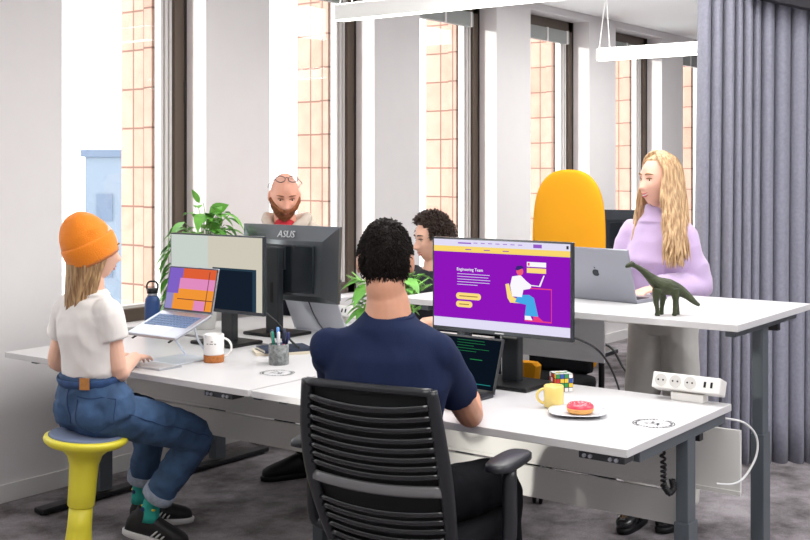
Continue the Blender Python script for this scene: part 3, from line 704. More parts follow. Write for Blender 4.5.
# cables
CAB = mat('cable_black', (22,22,26), .5)
def cable(label, pts, r=.0032, m=CAB, name='cable'):
    bm = B(); tube(bm, pts, r, 7, smoothn=8); o = link(name, bm, m, None, True); tag(o, label, 'cable')
cable('thin black cable dropping from the rear-facing monitor to the desk', [(4.20,3.70,.93),(4.16,3.62,.86),(4.17,3.55,.79),(4.25,3.45,.755),(4.4,3.4,.754)])
cable('black cable running from the left monitor stand down to the desk', [(3.84,3.66,.92),(3.88,3.60,.86),(3.85,3.50,.80),(3.80,3.40,.778)], .005)
cable('black cable hanging between the purple-screen monitor and the chair', [(3.74,2.05,.96),(3.85,1.98,.90),(3.93,1.95,.80),(3.935,1.90,.66),(3.92,1.86,.6)], .004)
cable('black cable looping down beside the tall yellow chair behind the puzzle cube', [(5.07,2.57,.72),(5.05,2.51,.70),(5.03,2.45,.63),(4.95,2.36,.58),(4.9,2.3,.5)], .006)
cable('white power cable looping beside the right desk legs', [(3.92,1.52,.69),(3.98,1.47,.67),(4.02,1.44,.62),(4.02,1.44,.55),(3.96,1.46,.485),(3.88,1.475,.475),(3.80,1.5,.49)], .004, mat('cable_white', (225,225,225), .5))
def coil(bm, pts, rr, r, turns):
    P = []; n = len(pts)-1
    for i in range(turns*8+1):
        t_ = i/(turns*8)*n; k = min(int(t_), n-1); f = t_-k; c = Vector(pts[k]).lerp(Vector(pts[k+1]), f); d = (Vector(pts[k+1])-Vector(pts[k])).normalized()
        u = d.cross(Vector((.3,.8,.1))).normalized(); v = d.cross(u); a = i*2*PI/8; P.append(c+u*rr*math.cos(a)+v*rr*math.sin(a))
    tube(bm, P, r, 6)
def coilcable(label, pts, turns):
    bm = B(); coil(bm, pts, .007, .0045, turns); tag(link('coiled_cable', bm, CAB, None, True), label, 'cable')
coilcable('black coiled cable hanging under the desk joint beside the office chair', [(3.12,2.775,.725),(3.12,2.775,.65),(3.12,2.765,.62),(3.12,2.735,.61),(3.12,2.70,.62),(3.12,2.675,.65)], 22)
coilcable('black coiled cable hanging by the right front desk leg', [(3.47,1.555,.715),(3.47,1.545,.62),(3.47,1.545,.55),(3.49,1.535,.52),(3.515,1.53,.53),(3.515,1.535,.56)], 24)

# ---------------------------------------------------------------- seats
def swivel_base(t, r, mfoot, zt):
    bm = B(); cyl(bm, (0,0,.07), (0,0,zt-.12), .028, 16); cyl(bm, (0,0,zt-.14), (0,0,zt), .018, 12); link('gas_lift', bm, mfoot, t, True)
    for i in range(5):
        a = 2*PI*i/5+.35; d = Vector((math.cos(a), math.sin(a), 0)); bm = B(); tube(bm, [Vector((0,0,.105)), d*r*.6+Vector((0,0,.095)), d*r+Vector((0,0,.075))], [.028,.022,.016], 8, smoothn=2)
        lg = link('base_arm', bm, mfoot, t, True)
        bm = B(); q = d*r; s_ = Vector((-d.y, d.x, 0))
        for s in (-1, 1): tube(bm, [q+s_*s*.008+Vector((0,0,.027)), q+s_*s*.022+Vector((0,0,.027))], .027, 16, side=(0,0,1))
        cyl(bm, q+Vector((0,0,.03)), q+Vector((0,0,.07)), .006); link('castor', bm, BLACK, lg, True)
def office_chair():
    t = thing('office_chair', 'black office chair with slatted mesh back under the man in navy', 'chair', (2.868, 2.075, 0), .16)
    swivel_base(t, .32, BLACK, .43)
    bm = B(); rings = []
    for z, k in ((.43,.8),(.44,.97),(.47,1.0),(.495,.98),(.505,.85)): rings.append((Vector((.02,0,z)), Vector((1,0,0)), Vector((0,1,0)), .235*k, .245*k))
    loft(bm, rings, 32, power=4); bmesh.ops.recalc_face_normals(bm, faces=bm.faces); link('seat', bm, DBLACK, t, True)
    # back: profile x(z) and half width w(z)
    def bx(z): return -.20 - .125*(z-.5)/.46 - .02*math.sin((z-.5)/.46*PI)
    def hw(z): return .199 + .020*math.sin((z-.46)/.5*PI)
    bk = thing('backrest', None, None); bk.parent = t
    bm = B()
    for s in (-1, 1):
        tube(bm, [(bx(z), s*hw(z), z) for z in (.44,.52,.60,.68,.76,.84,.90,.955)], [.013,.016,.017,.018,.018,.017,.016,.015], 10, flat=1.2, side=(0,1,0), smoothn=3)
    tube(bm, [(bx(.955)-.012*(1-(y/.195)**2), y, .950) for y in (-.199,-.14,-.07,0,.07,.14,.199)], .016, 10, flat=.8, smoothn=2)
    tube(bm, [(bx(.46)-.02*(1-(y/.195)**2), y, .45) for y in (-.199,-.1,0,.1,.199)], .016, 10, smoothn=2)
    link('back_frame', bm, mat('chair_frame_black', (30,32,37), .35), bk, True)
    bm = B(); prev = None
    for i in range(25):
        z = .455+.49*i/24; row = []
        for j in range(13):
            y = (j/6-1)*hw(z); row.append(bm.verts.new((bx(z)+.012-.014*(1-(j/6-1)**2), y, z)))
        if prev:
            for j in range(12): bm.faces.new((prev[j], prev[j+1], row[j+1], row[j]))
        prev = row
    o = link('back_mesh', bm, mat('mesh_black', (13,14,17), .8), bk, True); s = o.modifiers.new('s', 'SOLIDIFY'); s.thickness = .003
    for i, z in enumerate((.910,.880,.850,.820,.792,.765,.739,.714,.600,.574,.546,.516,.486)):
        bm = B(); w_ = hw(z)-.012; sag = .018
        tube(bm, [(bx(z)-.010-.014*(1-q*q), q*w_, z-sag*(1-q*q)) for q in (-1,-.75,-.5,-.25,0,.25,.5,.75,1)], .0085 if i else .011, 8, flat=.55, side=(1,0,0), smoothn=2)
        link('slat', bm, mat('slat_black', (20,22,26), .22, coat=.4), bk, True)
    bm = B(); w_ = hw(.66)-.01
    pts = [(bx(.66)-.014-.012*(1-q*q), q*w_, .668-.012*(1-q*q)) for q in (-1,-.75,-.5,-.25,0,.25,.5,.75,1)]
    tube(bm, pts, .017, 8, flat=.35, side=(1,0,0), smoothn=2); link('lumbar_band', bm, mat('lumbar_clear', (120,120,122), .25, .3), bk, True)
    bm = B(); tube(bm, [(bx(.46)-.02,0,.45), (-.22,0,.40), (-.05,0,.405), (.05,0,.42)], [.03,.032,.04,.05], 10, smoothn=3); link('back_bracket', bm, BLACK, t, True)
    for s in (-1, 1):
        ay = .375 if s > 0 else -.30
        bm = B(); tube(bm, [(.0,s*.22,.425),(.0,ay-s*.03,.43),(-.01,ay,.48),(-.01,ay,.685)], [.016,.018,.019,.019], 10, flat=1.5, side=(1,0,0), smoothn=4)
        ar = link('armrest', bm, mat('chair_frame_black', (30,32,37), .35), t, True)
        bm = B(); rings = [(Vector((.0,ay-s*.005,z)), Vector((1,0,0)), Vector((0,1,0)), .120*k, .044*k) for z, k in ((.690,.85),(.696,1),(.710,1),(.717,.88))]
        loft(bm, rings, 28, power=3); bmesh.ops.recalc_face_normals(bm, faces=bm.faces); link('arm_pad', bm, mat('arm_pad', (34,36,42), .4), ar, True)
    return t
office_chair()
def tall_chair():
    t = thing('office_chair', 'tall mustard yellow backed chair behind the raised desk', 'chair', (5.05, 2.87, 0), PI+.05)
    swivel_base(t, .36, BLACK, .46)
    Y = mat('mustard_fabric', (228,158,30), .9, bump=.3, bscale=260, spec=.2)
    bm = B(); rings = []
    for z, k in ((.455,.8),(.465,.97),(.50,1.0),(.525,.98),(.535,.85)): rings.append((Vector((.03,0,z)), Vector((1,0,0)), Vector((0,1,0)), .235*k, .23*k))
    loft(bm, rings, 32, power=3.4); bmesh.ops.recalc_face_normals(bm, faces=bm.faces); link('seat', bm, DBLACK, t, True)
    bm = B(); rings = []
    for z, w_, th in ((.52,.15,.03),(.60,.18,.04),(.75,.20,.04),(.95,.205,.04),(1.15,.208,.04),(1.3,.206,.038),(1.40,.195,.036),(1.47,.172,.034),(1.52,.135,.03),(1.55,.09,.026),(1.563,.04,.016)):
        rings.append((Vector((-.22-.03*math.sin((z-.5)*1.6), 0, z)), Vector((1,0,0)), Vector((0,1,0)), th, w_))
    loft(bm, rings, 32, power=2.6); bmesh.ops.recalc_face_normals(bm, faces=bm.faces); o = link('backrest', bm, Y, t, True); s = o.modifiers.new('s', 'SUBSURF'); s.levels = s.render_levels = 1
    bm = B(); rings = [(Vector((.27,.03,z)), Vector((1,0,0)), Vector((0,1,0)), .035, w_) for z, w_ in ((.50,.05),(.56,.062),(.63,.072),(.645,.05))]
    loft(bm, rings, 8, power=5); bmesh.ops.recalc_face_normals(bm, faces=bm.faces)
    link('seat_cushion_flap', bm, Y, t)
    bm = B(); box(bm, -.20, -.12, -.17, .17, .535, .66, .02); link('lumbar_pad', bm, DBLACK, t)
    for s in (-1, 1):
        bm = B(); tube(bm, [(-.02,s*.2,.45),(-.02,s*.27,.46),(-.02,s*.285,.5),(-.02,s*.285,.66)], .015, 10, smoothn=4); ar = link('armrest', bm, BLACK, t, True)
        bm = B(); box(bm, -.14, .12, s*.285-.04, s*.285+.04, .655, .68, .009); link('arm_pad', bm, BLACK, ar)
tall_chair()
def task_chair():
    t = thing('office_chair', 'black office chair under the seated dark-haired man in black', 'chair', (5.12, 3.54, 0), PI)
    swivel_base(t, .3, BLACK, .44)
    bm = B(); box(bm, -.22, .24, -.23, .23, .435, .49, .02); link('seat', bm, DBLACK, t)
    bm = B(); box(bm, -.27, -.23, -.21, .21, .55, .90, .015); box(bm, -.29, -.27, -.03, .03, .42, .75, .005); link('backrest', bm, DBLACK, t)
task_chair()
# yellow stool (leaning active stool)
t = thing('stool', 'yellow plastic stool with a round seat under the woman in the beanie', 'stool', (2.80, 3.62, 0))
YEL2 = mat('yellow_plastic', (226,214,60), .4)
bm = B(); lean = lambda z: Vector((.022*(z/.55)-.010, -.036*(z/.55)+.016, z))
ux, uy = Vector((1,0,-.04)).normalized(), Vector((0,1,.06)).normalized()
rings = [(lean(z), ux, uy, r, r) for z, r in ((.0,.15),(.012,.165),(.03,.16),(.05,.11),(.075,.070),(.11,.054),(.20,.046),(.285,.044))]
loft(bm, rings, 32); link('stool_foot', bm, YEL2, t, True)
bm = B(); rings = [(lean(z), ux, uy, r, r) for z, r in ((.28,.047),(.285,.051),(.36,.052),(.44,.055),(.475,.066),(.500,.092),(.518,.142),(.529,.155),(.540,.158),(.548,.155),(.552,.145),(.552,.10))]
loft(bm, rings, 40); link('seat', bm, YEL2, t, True)
bm = B(); loft(bm, [(lean(z), ux, uy, r, r) for z, r in ((.546,.140),(.556,.140),(.560,.130))], 40); link('seat_pad', bm, mat('stool_pad_grey', (110,122,148), .8), t, True)
# ---------------------------------------------------------------- people
V = Vector
def g(x, s): return math.exp(-(x/s)**2)
def head_shape(n, jaw=1.0, nose=1.0):
    # n: unit direction; face towards +x, origin at eye height mid-head. returns point
    x, y, z = n
    p = V((.098*x, .076*y, .118*z if z > 0 else .122*z))
    if p.z < 0:
        t = min(1, -p.z/.122); p.y *= 1 - .30*jaw*t**1.6
        if x < 0: p.x *= 1 - .55*t**1.1
    if x > 0:
        p.x = min(p.x, .088 + .2*(p.x-.088)) if p.x > .088 else p.x
        yy, zz = p.y, p.z
        if zz < 0: p.x += .010*(min(1, -zz/.08))*max(0, 1-abs(yy)/.05)
        f = 1 if x > .3 else x/.3
        b = 0
        if zz > -.052 and zz < .012: b += .024*nose*g(yy, .0105+.004*max(0, -zz/.05))*((.012-zz)/.052 if zz > -.040 else max(0, (zz+.052)/.012))*1.0
        b += .006*nose*g(abs(yy)-.011, .007)*g(zz+.038, .009)
        b -= .0095*g(abs(yy)-.031, .015)*g(zz-.001, .013)
        b += .0045*g(abs(yy)-.030, .022)*g(zz-.022, .008)
        b += .0035*g(yy, .022)*g(zz+.0655, .0055) + .004*g(yy, .018)*g(zz+.0775, .006) - .003*g(yy, .024)*g(zz+.0715, .003)
        b -= .003*g(yy, .02)*g(zz+.088, .006)
        b += .006*g(yy, .022)*g(zz+.106, .012)
        b += .005*g(abs(yy)-.042, .017)*g(zz+.030, .02)
        p.x += b*f
    return p
def head_mesh(bm, T, sc=1.0, jaw=1, nose=1, nu=88, nv=72, fn=None):
    rows = []
    for j in range(nv+1):
        th = PI*j/nv; row = []
        for i in range(nu):
            ph = 2*PI*i/nu; n = V((math.sin(th)*math.cos(ph), math.sin(th)*math.sin(ph), math.cos(th)))
            p = head_shape(n, jaw, nose)*sc
            if fn: p = fn(n, p)
            row.append(bm.verts.new(T @ p))
            if j in (0, nv): break
        rows.append(row)
    for j in range(nv):
        a, b = rows[j], rows[j+1]
        for i in range(nu):
            k = (i+1) % nu
            if len(a) == 1: bm.faces.new((a[0], b[i], b[k]))
            elif len(b) == 1: bm.faces.new((a[i], b[0], a[k]))
            else: bm.faces.new((a[i], b[i], b[k], a[k]))
from mathutils.bvhtree import BVHTree
def _facebvh():
    bm = B(); head_mesh(bm, Matrix(), 1, 1, 1); bmesh.ops.triangulate(bm, faces=bm.faces); t = BVHTree.FromBMesh(bm); bm.free(); return t
FB = _facebvh()
def FX(y, z):
    h = FB.ray_cast(V((.3, y, z)), V((-1, 0, 0))); return h[0].x if h[0] else .08
def frame(d, up=(0,0,1)):
    d = V(d).normalized(); u = V(up); s = u.cross(d)
    if s.length < 1e-4: s = V((0,1,0)).cross(d)
    s.normalize(); return d, s, d.cross(s)
def hand(bm, wrist, d, palm, side, sc=1.0, curl=.5):
    # d: pointing direction, palm: direction the palm faces, side: +1 thumb along palm x d ...
    d = V(d).normalized(); pn = V(palm); pn = (pn - d*pn.dot(d)).normalized(); s = d.cross(pn)*side   # s points to the thumb side
    w = V(wrist)
    loft(bm, [(w-d*.01, s, pn, .025*sc, .018*sc), (w+d*.015*sc, s, pn, .028*sc, .016*sc), (w+d*.05*sc, s, pn, .038*sc, .014*sc), (w+d*.085*sc, s, pn, .040*sc, .012*sc), (w+d*.094*sc, s, pn, .036*sc, .009*sc)], 16)
    for off, L, sp in ((.029, .068, .12), (.010, .078, .03), (-.010, .072, -.05), (-.029, .056, -.14)):
        p = w + d*.082*sc + s*off*sc; fd = (d + s*sp).normalized(); pts = [p - fd*.02*sc, p]; a = 0
        for q, f in enumerate((.45, .30, .25)):
            a += curl*(.35, .55, .45)[q]; dr = fd*math.cos(a) + pn*math.sin(a); p = p + dr*L*f*sc; pts.append(p)
        tube(bm, pts, [.0085*sc, .0088*sc, .0082*sc, .0074*sc, .0052*sc], 10)
    p = w + d*.022*sc + s*.022*sc; pts = [p]; td = (d*.6 + s*.75 + pn*.25).normalized(); p = p + td*.036*sc; pts.append(p); td = (d*.85+s*.35+pn*.35).normalized(); p = p + td*.030*sc; pts.append(p); td = (d+pn*.35).normalized(); pts.append(p+td*.022*sc)
    tube(bm, pts, [.014*sc, .0125*sc, .0105*sc, .0065*sc], 10)
def torso_rings(J, k=0.0, chest=1.0, waist=1.0, hips=1.0, depth=1.0, bust=0, lo=0, hi=99):
    pel, wa, ch, sh, nk = J['pelvis'], J['waist'], J['chest'], J['shmid'], J['neck']
    sv = (J['shL']-J['shR']); sw = sv.length/2; sy = sv.normalized(); hv = (J['hipL']-J['hipR']).normalized()
    def ax(lat, d):
        f = lat.cross(d.normalized()); return f.normalized()
    up1 = (wa-pel).normalized(); up2 = (ch-wa).normalized(); up3 = (sh-ch).normalized()
    out = [(pel-up1*.075, ax(hv, up1), hv, .085*depth*hips+k, .125*hips+k), (pel-up1*.02, ax(hv, up1), hv, .112*depth*hips+k, .172*hips+k), (pel+up1*.05, ax(hv, up1), hv, .108*depth*hips+k, .166*hips+k),
           (wa, ax(hv, up1), (hv+sy).normalized(), .092*depth*waist+k, .138*waist+k), (wa.lerp(ch, .5), ax(sy, up2), sy, .100*depth*chest+k, .146*chest+k),
           (ch+(ax(sy, up2))*bust*.3, ax(sy, up2), sy, (.112+bust*.5)*depth*chest+k, .160*chest+k), (ch.lerp(sh, .55), ax(sy, up3), sy, .103*depth*chest+k, min(.170*chest, sw*1.02)+k),
           (sh+up3*(-.01), ax(sy, up3), sy, .078*depth+k, sw*.93+k), (sh+up3*.022, ax(sy, up3), sy, .062+k, sw*.62+k), (sh+up3*.045, ax(sy, up3), sy, .055+k, .075+k)]
    return out[lo:hi]
def limb(bm, a, b, c, r0, r1, r2, r3, seg=14, bulge=0):
    a, b, c = V(a), V(b), V(c)
    m1 = a.lerp(b, .5); m2 = b.lerp(c, .35)
    tube(bm, [a, m1, b, m2, c], [r0, (r0+r1)/2*1.03, r1, (r1*1.02+r2)/2+bulge, r2], seg, smoothn=4)
def shoe(parent, ank, toe, m, mw, name='shoe', heel_up=0, sole=True, sc=1.0):
    ank, toe = V(ank), V(toe); d = (toe-ank); d.z = 0; L = d.length; d.normalize(); s = V((-d.y, d.x, 0)); up = V((0,0,1))
    base = V((ank.x, ank.y, 0)); pitch = heel_up
    T = Matrix.Translation(base + d*.12 + V((0,0,.001))) @ Matrix((( d.x, s.x, 0, 0), (d.y, s.y, 0, 0), (0, 0, 1, 0), (0,0,0,1)))
    if pitch: T = T @ Matrix.Rotation(pitch, 4, 'Y')
    bm = B(); rings = []
    for x, w_, h in ((-.178,.020,.028),(-.165,.031,.047),(-.135,.036,.058),(-.10,.037,.060),(-.05,.038,.052),(0,.043,.041),(.04,.046,.034),(.075,.041,.028),(.098,.028,.022),(.108,.012,.012)):
        rings.append((V((x*sc,0,.020+h*.75)), V((0,1,0)), V((0,0,1)), w_*sc, h*sc))
    loft(bm, rings, 18, power=2.4)
    tube(bm, [(-.12*sc,0,.05),(-.115*sc,0,.10),(-.11*sc,0,.125)], [.040*sc,.040*sc,.038*sc], 16)
    bmesh.ops.transform(bm, matrix=T, verts=bm.verts); me = voxel(bm, .005, 3); o = linkme(name, me, m, parent, True)
    if sole:
        bm = B(); rings = []
        for z, k in ((0,.94),(.004,1),(.022,1.02),(.026,.98)): rings.append((V((-.035*sc,0,z)), V((1,0,0)), V((0,1,0)), .150*k*sc, .046*k*sc))
        loft(bm, rings, 32, power=2.6); bmesh.ops.recalc_face_normals(bm, faces=bm.faces); bmesh.ops.transform(bm, matrix=T, verts=bm.verts); link('sole', bm, mw, o, True)
        if mw is not m:
            for q in (-.03, -.01, .012):
                for s_ in (-1, 1): bm = B(); tube(bm, [(q-.02, s_*.0415*sc, .03), (q, s_*.036*sc, .058), (q+.012, s_*.022*sc, .072)], .004, 6, smoothn=2); bmesh.ops.transform(bm, matrix=T, verts=bm.verts); link('side_stripe', bm, mw, o, True)
    return o
def eyes(parent, T, sc=1.0, iris=IRIS, brow=None, lashes=True, smile=.5, lipc=LIP, lip=True, look=0, teeth=False, squint=1, LX=.0985):
    for s in (-1, 1):
        bm = B(); sphere(bm, T @ V(((FX(.031,0)-.0105)*sc, s*.031*sc, .000)), .0125*sc, 16, 12, sc=(1,1,1)); e = link('eye', bm, EYEW, parent, True)
        bm = B(); c = V(((FX(.031,0)-.0105)*sc, s*.031*sc, -.0005)); d = V((1, s*.05+look, 0)).normalized(); sphere(bm, T @ (c+d*.0075*sc), .0066*sc, 12, 10); link('iris', bm, iris, e, True)
        bm = B(); tube(bm, [T @ V(((FX(.031+.016*q, .007)+.0005)*sc, s*(.031+.016*q)*sc, .0050*squint+.0035*(1-q*q))) for q in (-1,-.5,0,.5,1)], [.001,.0028,.0034,.003,.001], 6, smoothn=2); link('eyelid', bm, brow or IRIS, e, True)
        if brow:
            bm = B(); tube(bm, [T @ V(((FX(.032+.019*q, .0245)+.0005)*sc, s*(.032+.019*q)*sc, .0235+.004*(1-q*q))) for q in (-1,-.5,0,.5,1)], [.0022,.0038,.0038,.003,.001], 6, smoothn=2); link('eyebrow', bm, brow, parent, True)
    if lip:
        for z, r in ((-.0665, .0032), (-.0775, .0042)):
            bm = B(); tube(bm, [T @ V(((FX(.023*q, z+smile*.007*q*q)-.0008)*sc, .023*q*sc, (z+smile*.007*q*q)*sc)) for q in (-1,-.5,0,.5,1)], [.0008,r*.8,r,r*.8,.0008], 8, smoothn=2); link('lip', bm, lipc, parent, True)
        if teeth:
            bm = B(); tube(bm, [T @ V(((FX(.019*q, -.0715+smile*.006*q*q)-.0002)*sc, .019*q*sc, (-.0715+smile*.006*q*q)*sc)) for q in (-1,-.5,0,.5,1)], [.001,.003,.0036,.003,.001], 8, smoothn=2); link('teeth', bm, WHITE, parent, True)
def headT(pos, yaw, pitch=0, roll=0): return Matrix.Translation(pos) @ Matrix.Rotation(yaw, 4, 'Z') @ Matrix.Rotation(pitch, 4, 'Y') @ Matrix.Rotation(roll, 4, 'X')
def person_root(label, x, y): return thing('person', label, 'person', (x, y, 0))
def make_body(root, J, T, skin, sc=1.0, jaw=1, nose=1, arm=.044, female=False, legs=True, handsc=1.0, curlR=.5, curlL=.5, earsz=1.0):
    bm = B()
    head_mesh(bm, T, sc, jaw, nose)
    for s in (-1, 1):
        bm2 = [T @ V((-.005, s*.070*sc, 0)), T @ V((-.010, s*.080*sc, 0))]
        sphere(bm, T @ V((-.006, s*.0800*sc, -.008)), .018*earsz, 14, 10, sc=(1,.42,1.75), M=(T.to_3x3().to_4x4() @ Matrix.Rotation(s*.35, 4, 'Z') @ Matrix.Rotation(-.15, 4, 'Y')))
    nb = J['neck']; hc = T @ V((-.022*sc, 0, -.075*sc)); r = .047 if female else .058
    tube(bm, [J['shmid']-V((0,0,.03)), nb, nb.lerp(hc, .5), hc, T @ V((-.02*sc,0,-.03*sc))], [r*1.45, r*1.12, r, r*1.0, r*.9], 20, smoothn=3)
    loft(bm, torso_rings(J, -.012, **J.get('tk', {})), 24)
    for q in 'RL':
        sh, el, wr = J['sh'+q], J['el'+q], J['wr'+q]
        limb(bm, sh, el, wr, arm*.95, arm*.80, arm*.56, 0, bulge=.004)
        hand(bm, wr, J['hd'+q], J['pn'+q], J['th'+q], handsc, curlR if q == 'R' else curlL)
        if legs: limb(bm, J['hip'+q], J['kn'+q], J['an'+q], .07, .045, .032, 0, bulge=.006)
    return linkme('body', voxel(bm, .0045, 3), skin, root, True)
def hair_cap(root, T, sc, mask, m, thick=1.09, seed=0, tufts=1400, L=.022, down=.5, tr=.0016, name='hair', lump=.006, voxsize=.004):
    def fn(n, p):
        w_ = mask(n, p); q = T @ p
        k = .90 + (thick-.90)*w_ + w_*lump/.1*noise.noise(V((p.x*34+seed, p.y*34, p.z*34)))
        return p*k
    bm = B(); head_mesh(bm, T, sc, 1, 0, 96, 72, fn)
    o = link(name, bm, m, root, True)
    if tufts:
        rd = random.Random(seed); bm = B(); c = 0; tries = 0
        while c < tufts and tries < tufts*8:
            tries += 1
            z = rd.uniform(-1, 1); a = rd.uniform(0, 2*PI); n = V((math.sqrt(1-z*z)*math.cos(a), math.sqrt(1-z*z)*math.sin(a), z)); p = head_shape(n, 1, 0)*sc
            w_ = mask(n, p)
            if w_ < .7: continue
            c += 1; p0 = p*(thick-.02); swirl = V((0,0,1)).cross(n)*rd.uniform(-.6,.6); d = (n*(.55) + V((0,0,-1))*down + swirl + V((rd.uniform(-.3,.3), rd.uniform(-.3,.3), rd.uniform(-.3,.3)))).normalized(); l = L*rd.uniform(.6,1.4)
            tube(bm, [T @ p0, T @ (p0+d*l*.6+n*.003), T @ (p0+d*l*.9+V((0,0,-1))*l*.25)], [tr*1.6, tr*1.2, tr*.3], 4)
        link('tufts', bm, m, o, True)
    return o
def ss(a, b, x): t = max(0, min(1, (x-a)/(b-a))); return t*t*(3-2*t)
def cloth(name, root, parts, m, vox=.007, amp=.004, sc=(11,11,7), seed=1, sm=4, f=None):
    bm = B(); parts(bm); me = voxel(bm, vox, sm); wrinkle(me, amp, sc, seed, f); return linkme(name, me, m, root, True)
def J_(**k): return {a: (V(b) if isinstance(b, tuple) else b) for a, b in k.items()}
def sleeve(bm, sh, el, t, r0, r1, wr=None, t2=1.0, r2=.04):
    sh, el = V(sh), V(el)
    if wr is None: tube(bm, [sh, sh.lerp(el, t*.5), sh.lerp(el, t)], [r0, (r0+r1)/2, r1], 18, smoothn=3)
    else:
        wr = V(wr); tube(bm, [sh, sh.lerp(el, .5), el, el.lerp(wr, t2*.5), el.lerp(wr, t2)], [r0, (r0+r1)/2, r1, (r1+r2)/2, r2], 18, smoothn=4)
def hem(root, name, bm_fn, m): bm = B(); bm_fn(bm); return link(name, bm, m, root, True)
def long_hair(root, T, sc, m, n=150, sweep=(0,0,0), bottom=-.40, seed=3, part=0.0, name='hair', face_open=.62, volume=1.0, flare=.02, back=True, tr=.0062, front_to=None, pinch=0, wave=.008, cap_top=1.105, hairline=.070):
    rd = random.Random(seed)
    def mask(nn, p):
        az = abs(math.atan2(nn.y, nn.x)); front = 1-ss(face_open-.12, face_open+.1, az/PI*2 if False else az)
        hair_line = hairline*sc
        if front > 0 and p.z < hair_line and nn.x > 0: return 1-front
        return 1
    def fn(nn, p):
        w_ = mask(nn, p); gro = .985 if abs(nn.y) < .05 and nn.z > .3 and nn.x > -.2 else 1
        ct = (cap_top if p.z > .01 else 1.08); ct = ct-(.045 if nn.x > .1 and cap_top > 1 else 0)
        k = .90+(ct*gro-.90)*w_
        q = p*k
        if p.z < -.06: q = V((q.x, q.y, max(q.z, -.10)))
        return q
    bm = B(); head_mesh(bm, T, sc, .2, 0, 72, 56, fn); cap = link(name, bm, m, root, True)
    bm = B()
    for i in range(n):
        az = (face_open+.05) + (PI-face_open-.05)*rd.random()**.9; s = rd.choice((-1, 1)); a = az*s
        if front_to and rd.random() < .25: a = s*rd.uniform(face_open+.02, face_open+.35)
        pts = []; rr = rd.uniform(1.07, 1.17)*volume
        for th in ((.18, .45, .8, 1.15, 1.5) if cap_top > 1 else (1.36, 1.4, 1.45, 1.5, 1.55)):
            aa = a*(.35+.65*min(1, th/1.1)); nn = V((math.sin(th)*math.cos(aa), math.sin(th)*math.sin(aa), math.cos(th))); p = head_shape(nn, .2, 0)*sc*rr; pts.append(T @ p)
        last = pts[-1]; ln = head_shape(V((math.cos(a), math.sin(a), 0)), .2, 0)*sc*rr; bot = bottom*rd.uniform(.86, 1.04)
        for q in (.25, .5, .75, 1.0):
            off = T.to_3x3() @ V((ln.x*(1-.05*q)+ (.0 if ln.x > 0 else .02*q), ln.y*(1+.10*math.sin(q*PI*.8)), 0)); off.z = 0
            wv = wave*math.sin(q*6+i*.6)
            side = V((-off.y, off.x, 0)).normalized() if off.length > 1e-4 else V((1,0,0))
            c = T.translation + off + side*wv + off.normalized()*flare*q*rd.uniform(.3, 1.2) + V(sweep)*q - off*pinch*q + V((0,0,(bot)*q-.01)); pts.append(c)
        R0 = tr*rd.uniform(.7, 1.3); tube(bm, pts, [R0*.5, R0, R0*1.2, R0*1.3, R0*1.4, R0*1.5, R0*1.4, R0*1.2, R0*.3], 7, smoothn=3)
    link('locks', bm, m, cap, True); return cap
def hair_mat(name, c0, c1, rough=.42):
    m = mat(name, c0, rough, var=.02, sheen=.0); nt = m.node_tree; b = nt.nodes['Principled BSDF']
    tc = nt.nodes.new('ShaderNodeTexCoord'); mp = nt.nodes.new('ShaderNodeMapping'); mp.inputs['Scale'].default_value = (70,70,5); n = nt.nodes.new('ShaderNodeTexNoise'); n.inputs['Scale'].default_value = 1.6; n.inputs['Detail'].default_value = 4
    r = nt.nodes.new('ShaderNodeValToRGB'); r.color_ramp.elements[0].color = lin(c0); r.color_ramp.elements[1].color = lin(c1); r.color_ramp.elements[0].position = .35; r.color_ramp.elements[1].position = .65
    nt.links.new(tc.outputs['Object'], mp.inputs[0]); nt.links.new(mp.outputs[0], n.inputs['Vector']); nt.links.new(n.outputs['Fac'], r.inputs[0]); nt.links.new(r.outputs[0], b.inputs['Base Color']); return m
def finalize(root):
    L = root.location.copy()
    def rec(o):
        for c in o.children:
            if c.type == 'MESH': c.data.transform(Matrix.Translation(-L))
            rec(c)
    rec(root)
def cuff_ring(bm, a, b, t, r, h=.012, seg=24):
    a, b = V(a), V(b); c = a.lerp(b, t); d = (b-a).normalized(); tube(bm, [c-d*h, c-d*h*.9, c+d*h*.9, c+d*h], [r*.96, r, r, r*.96], seg)

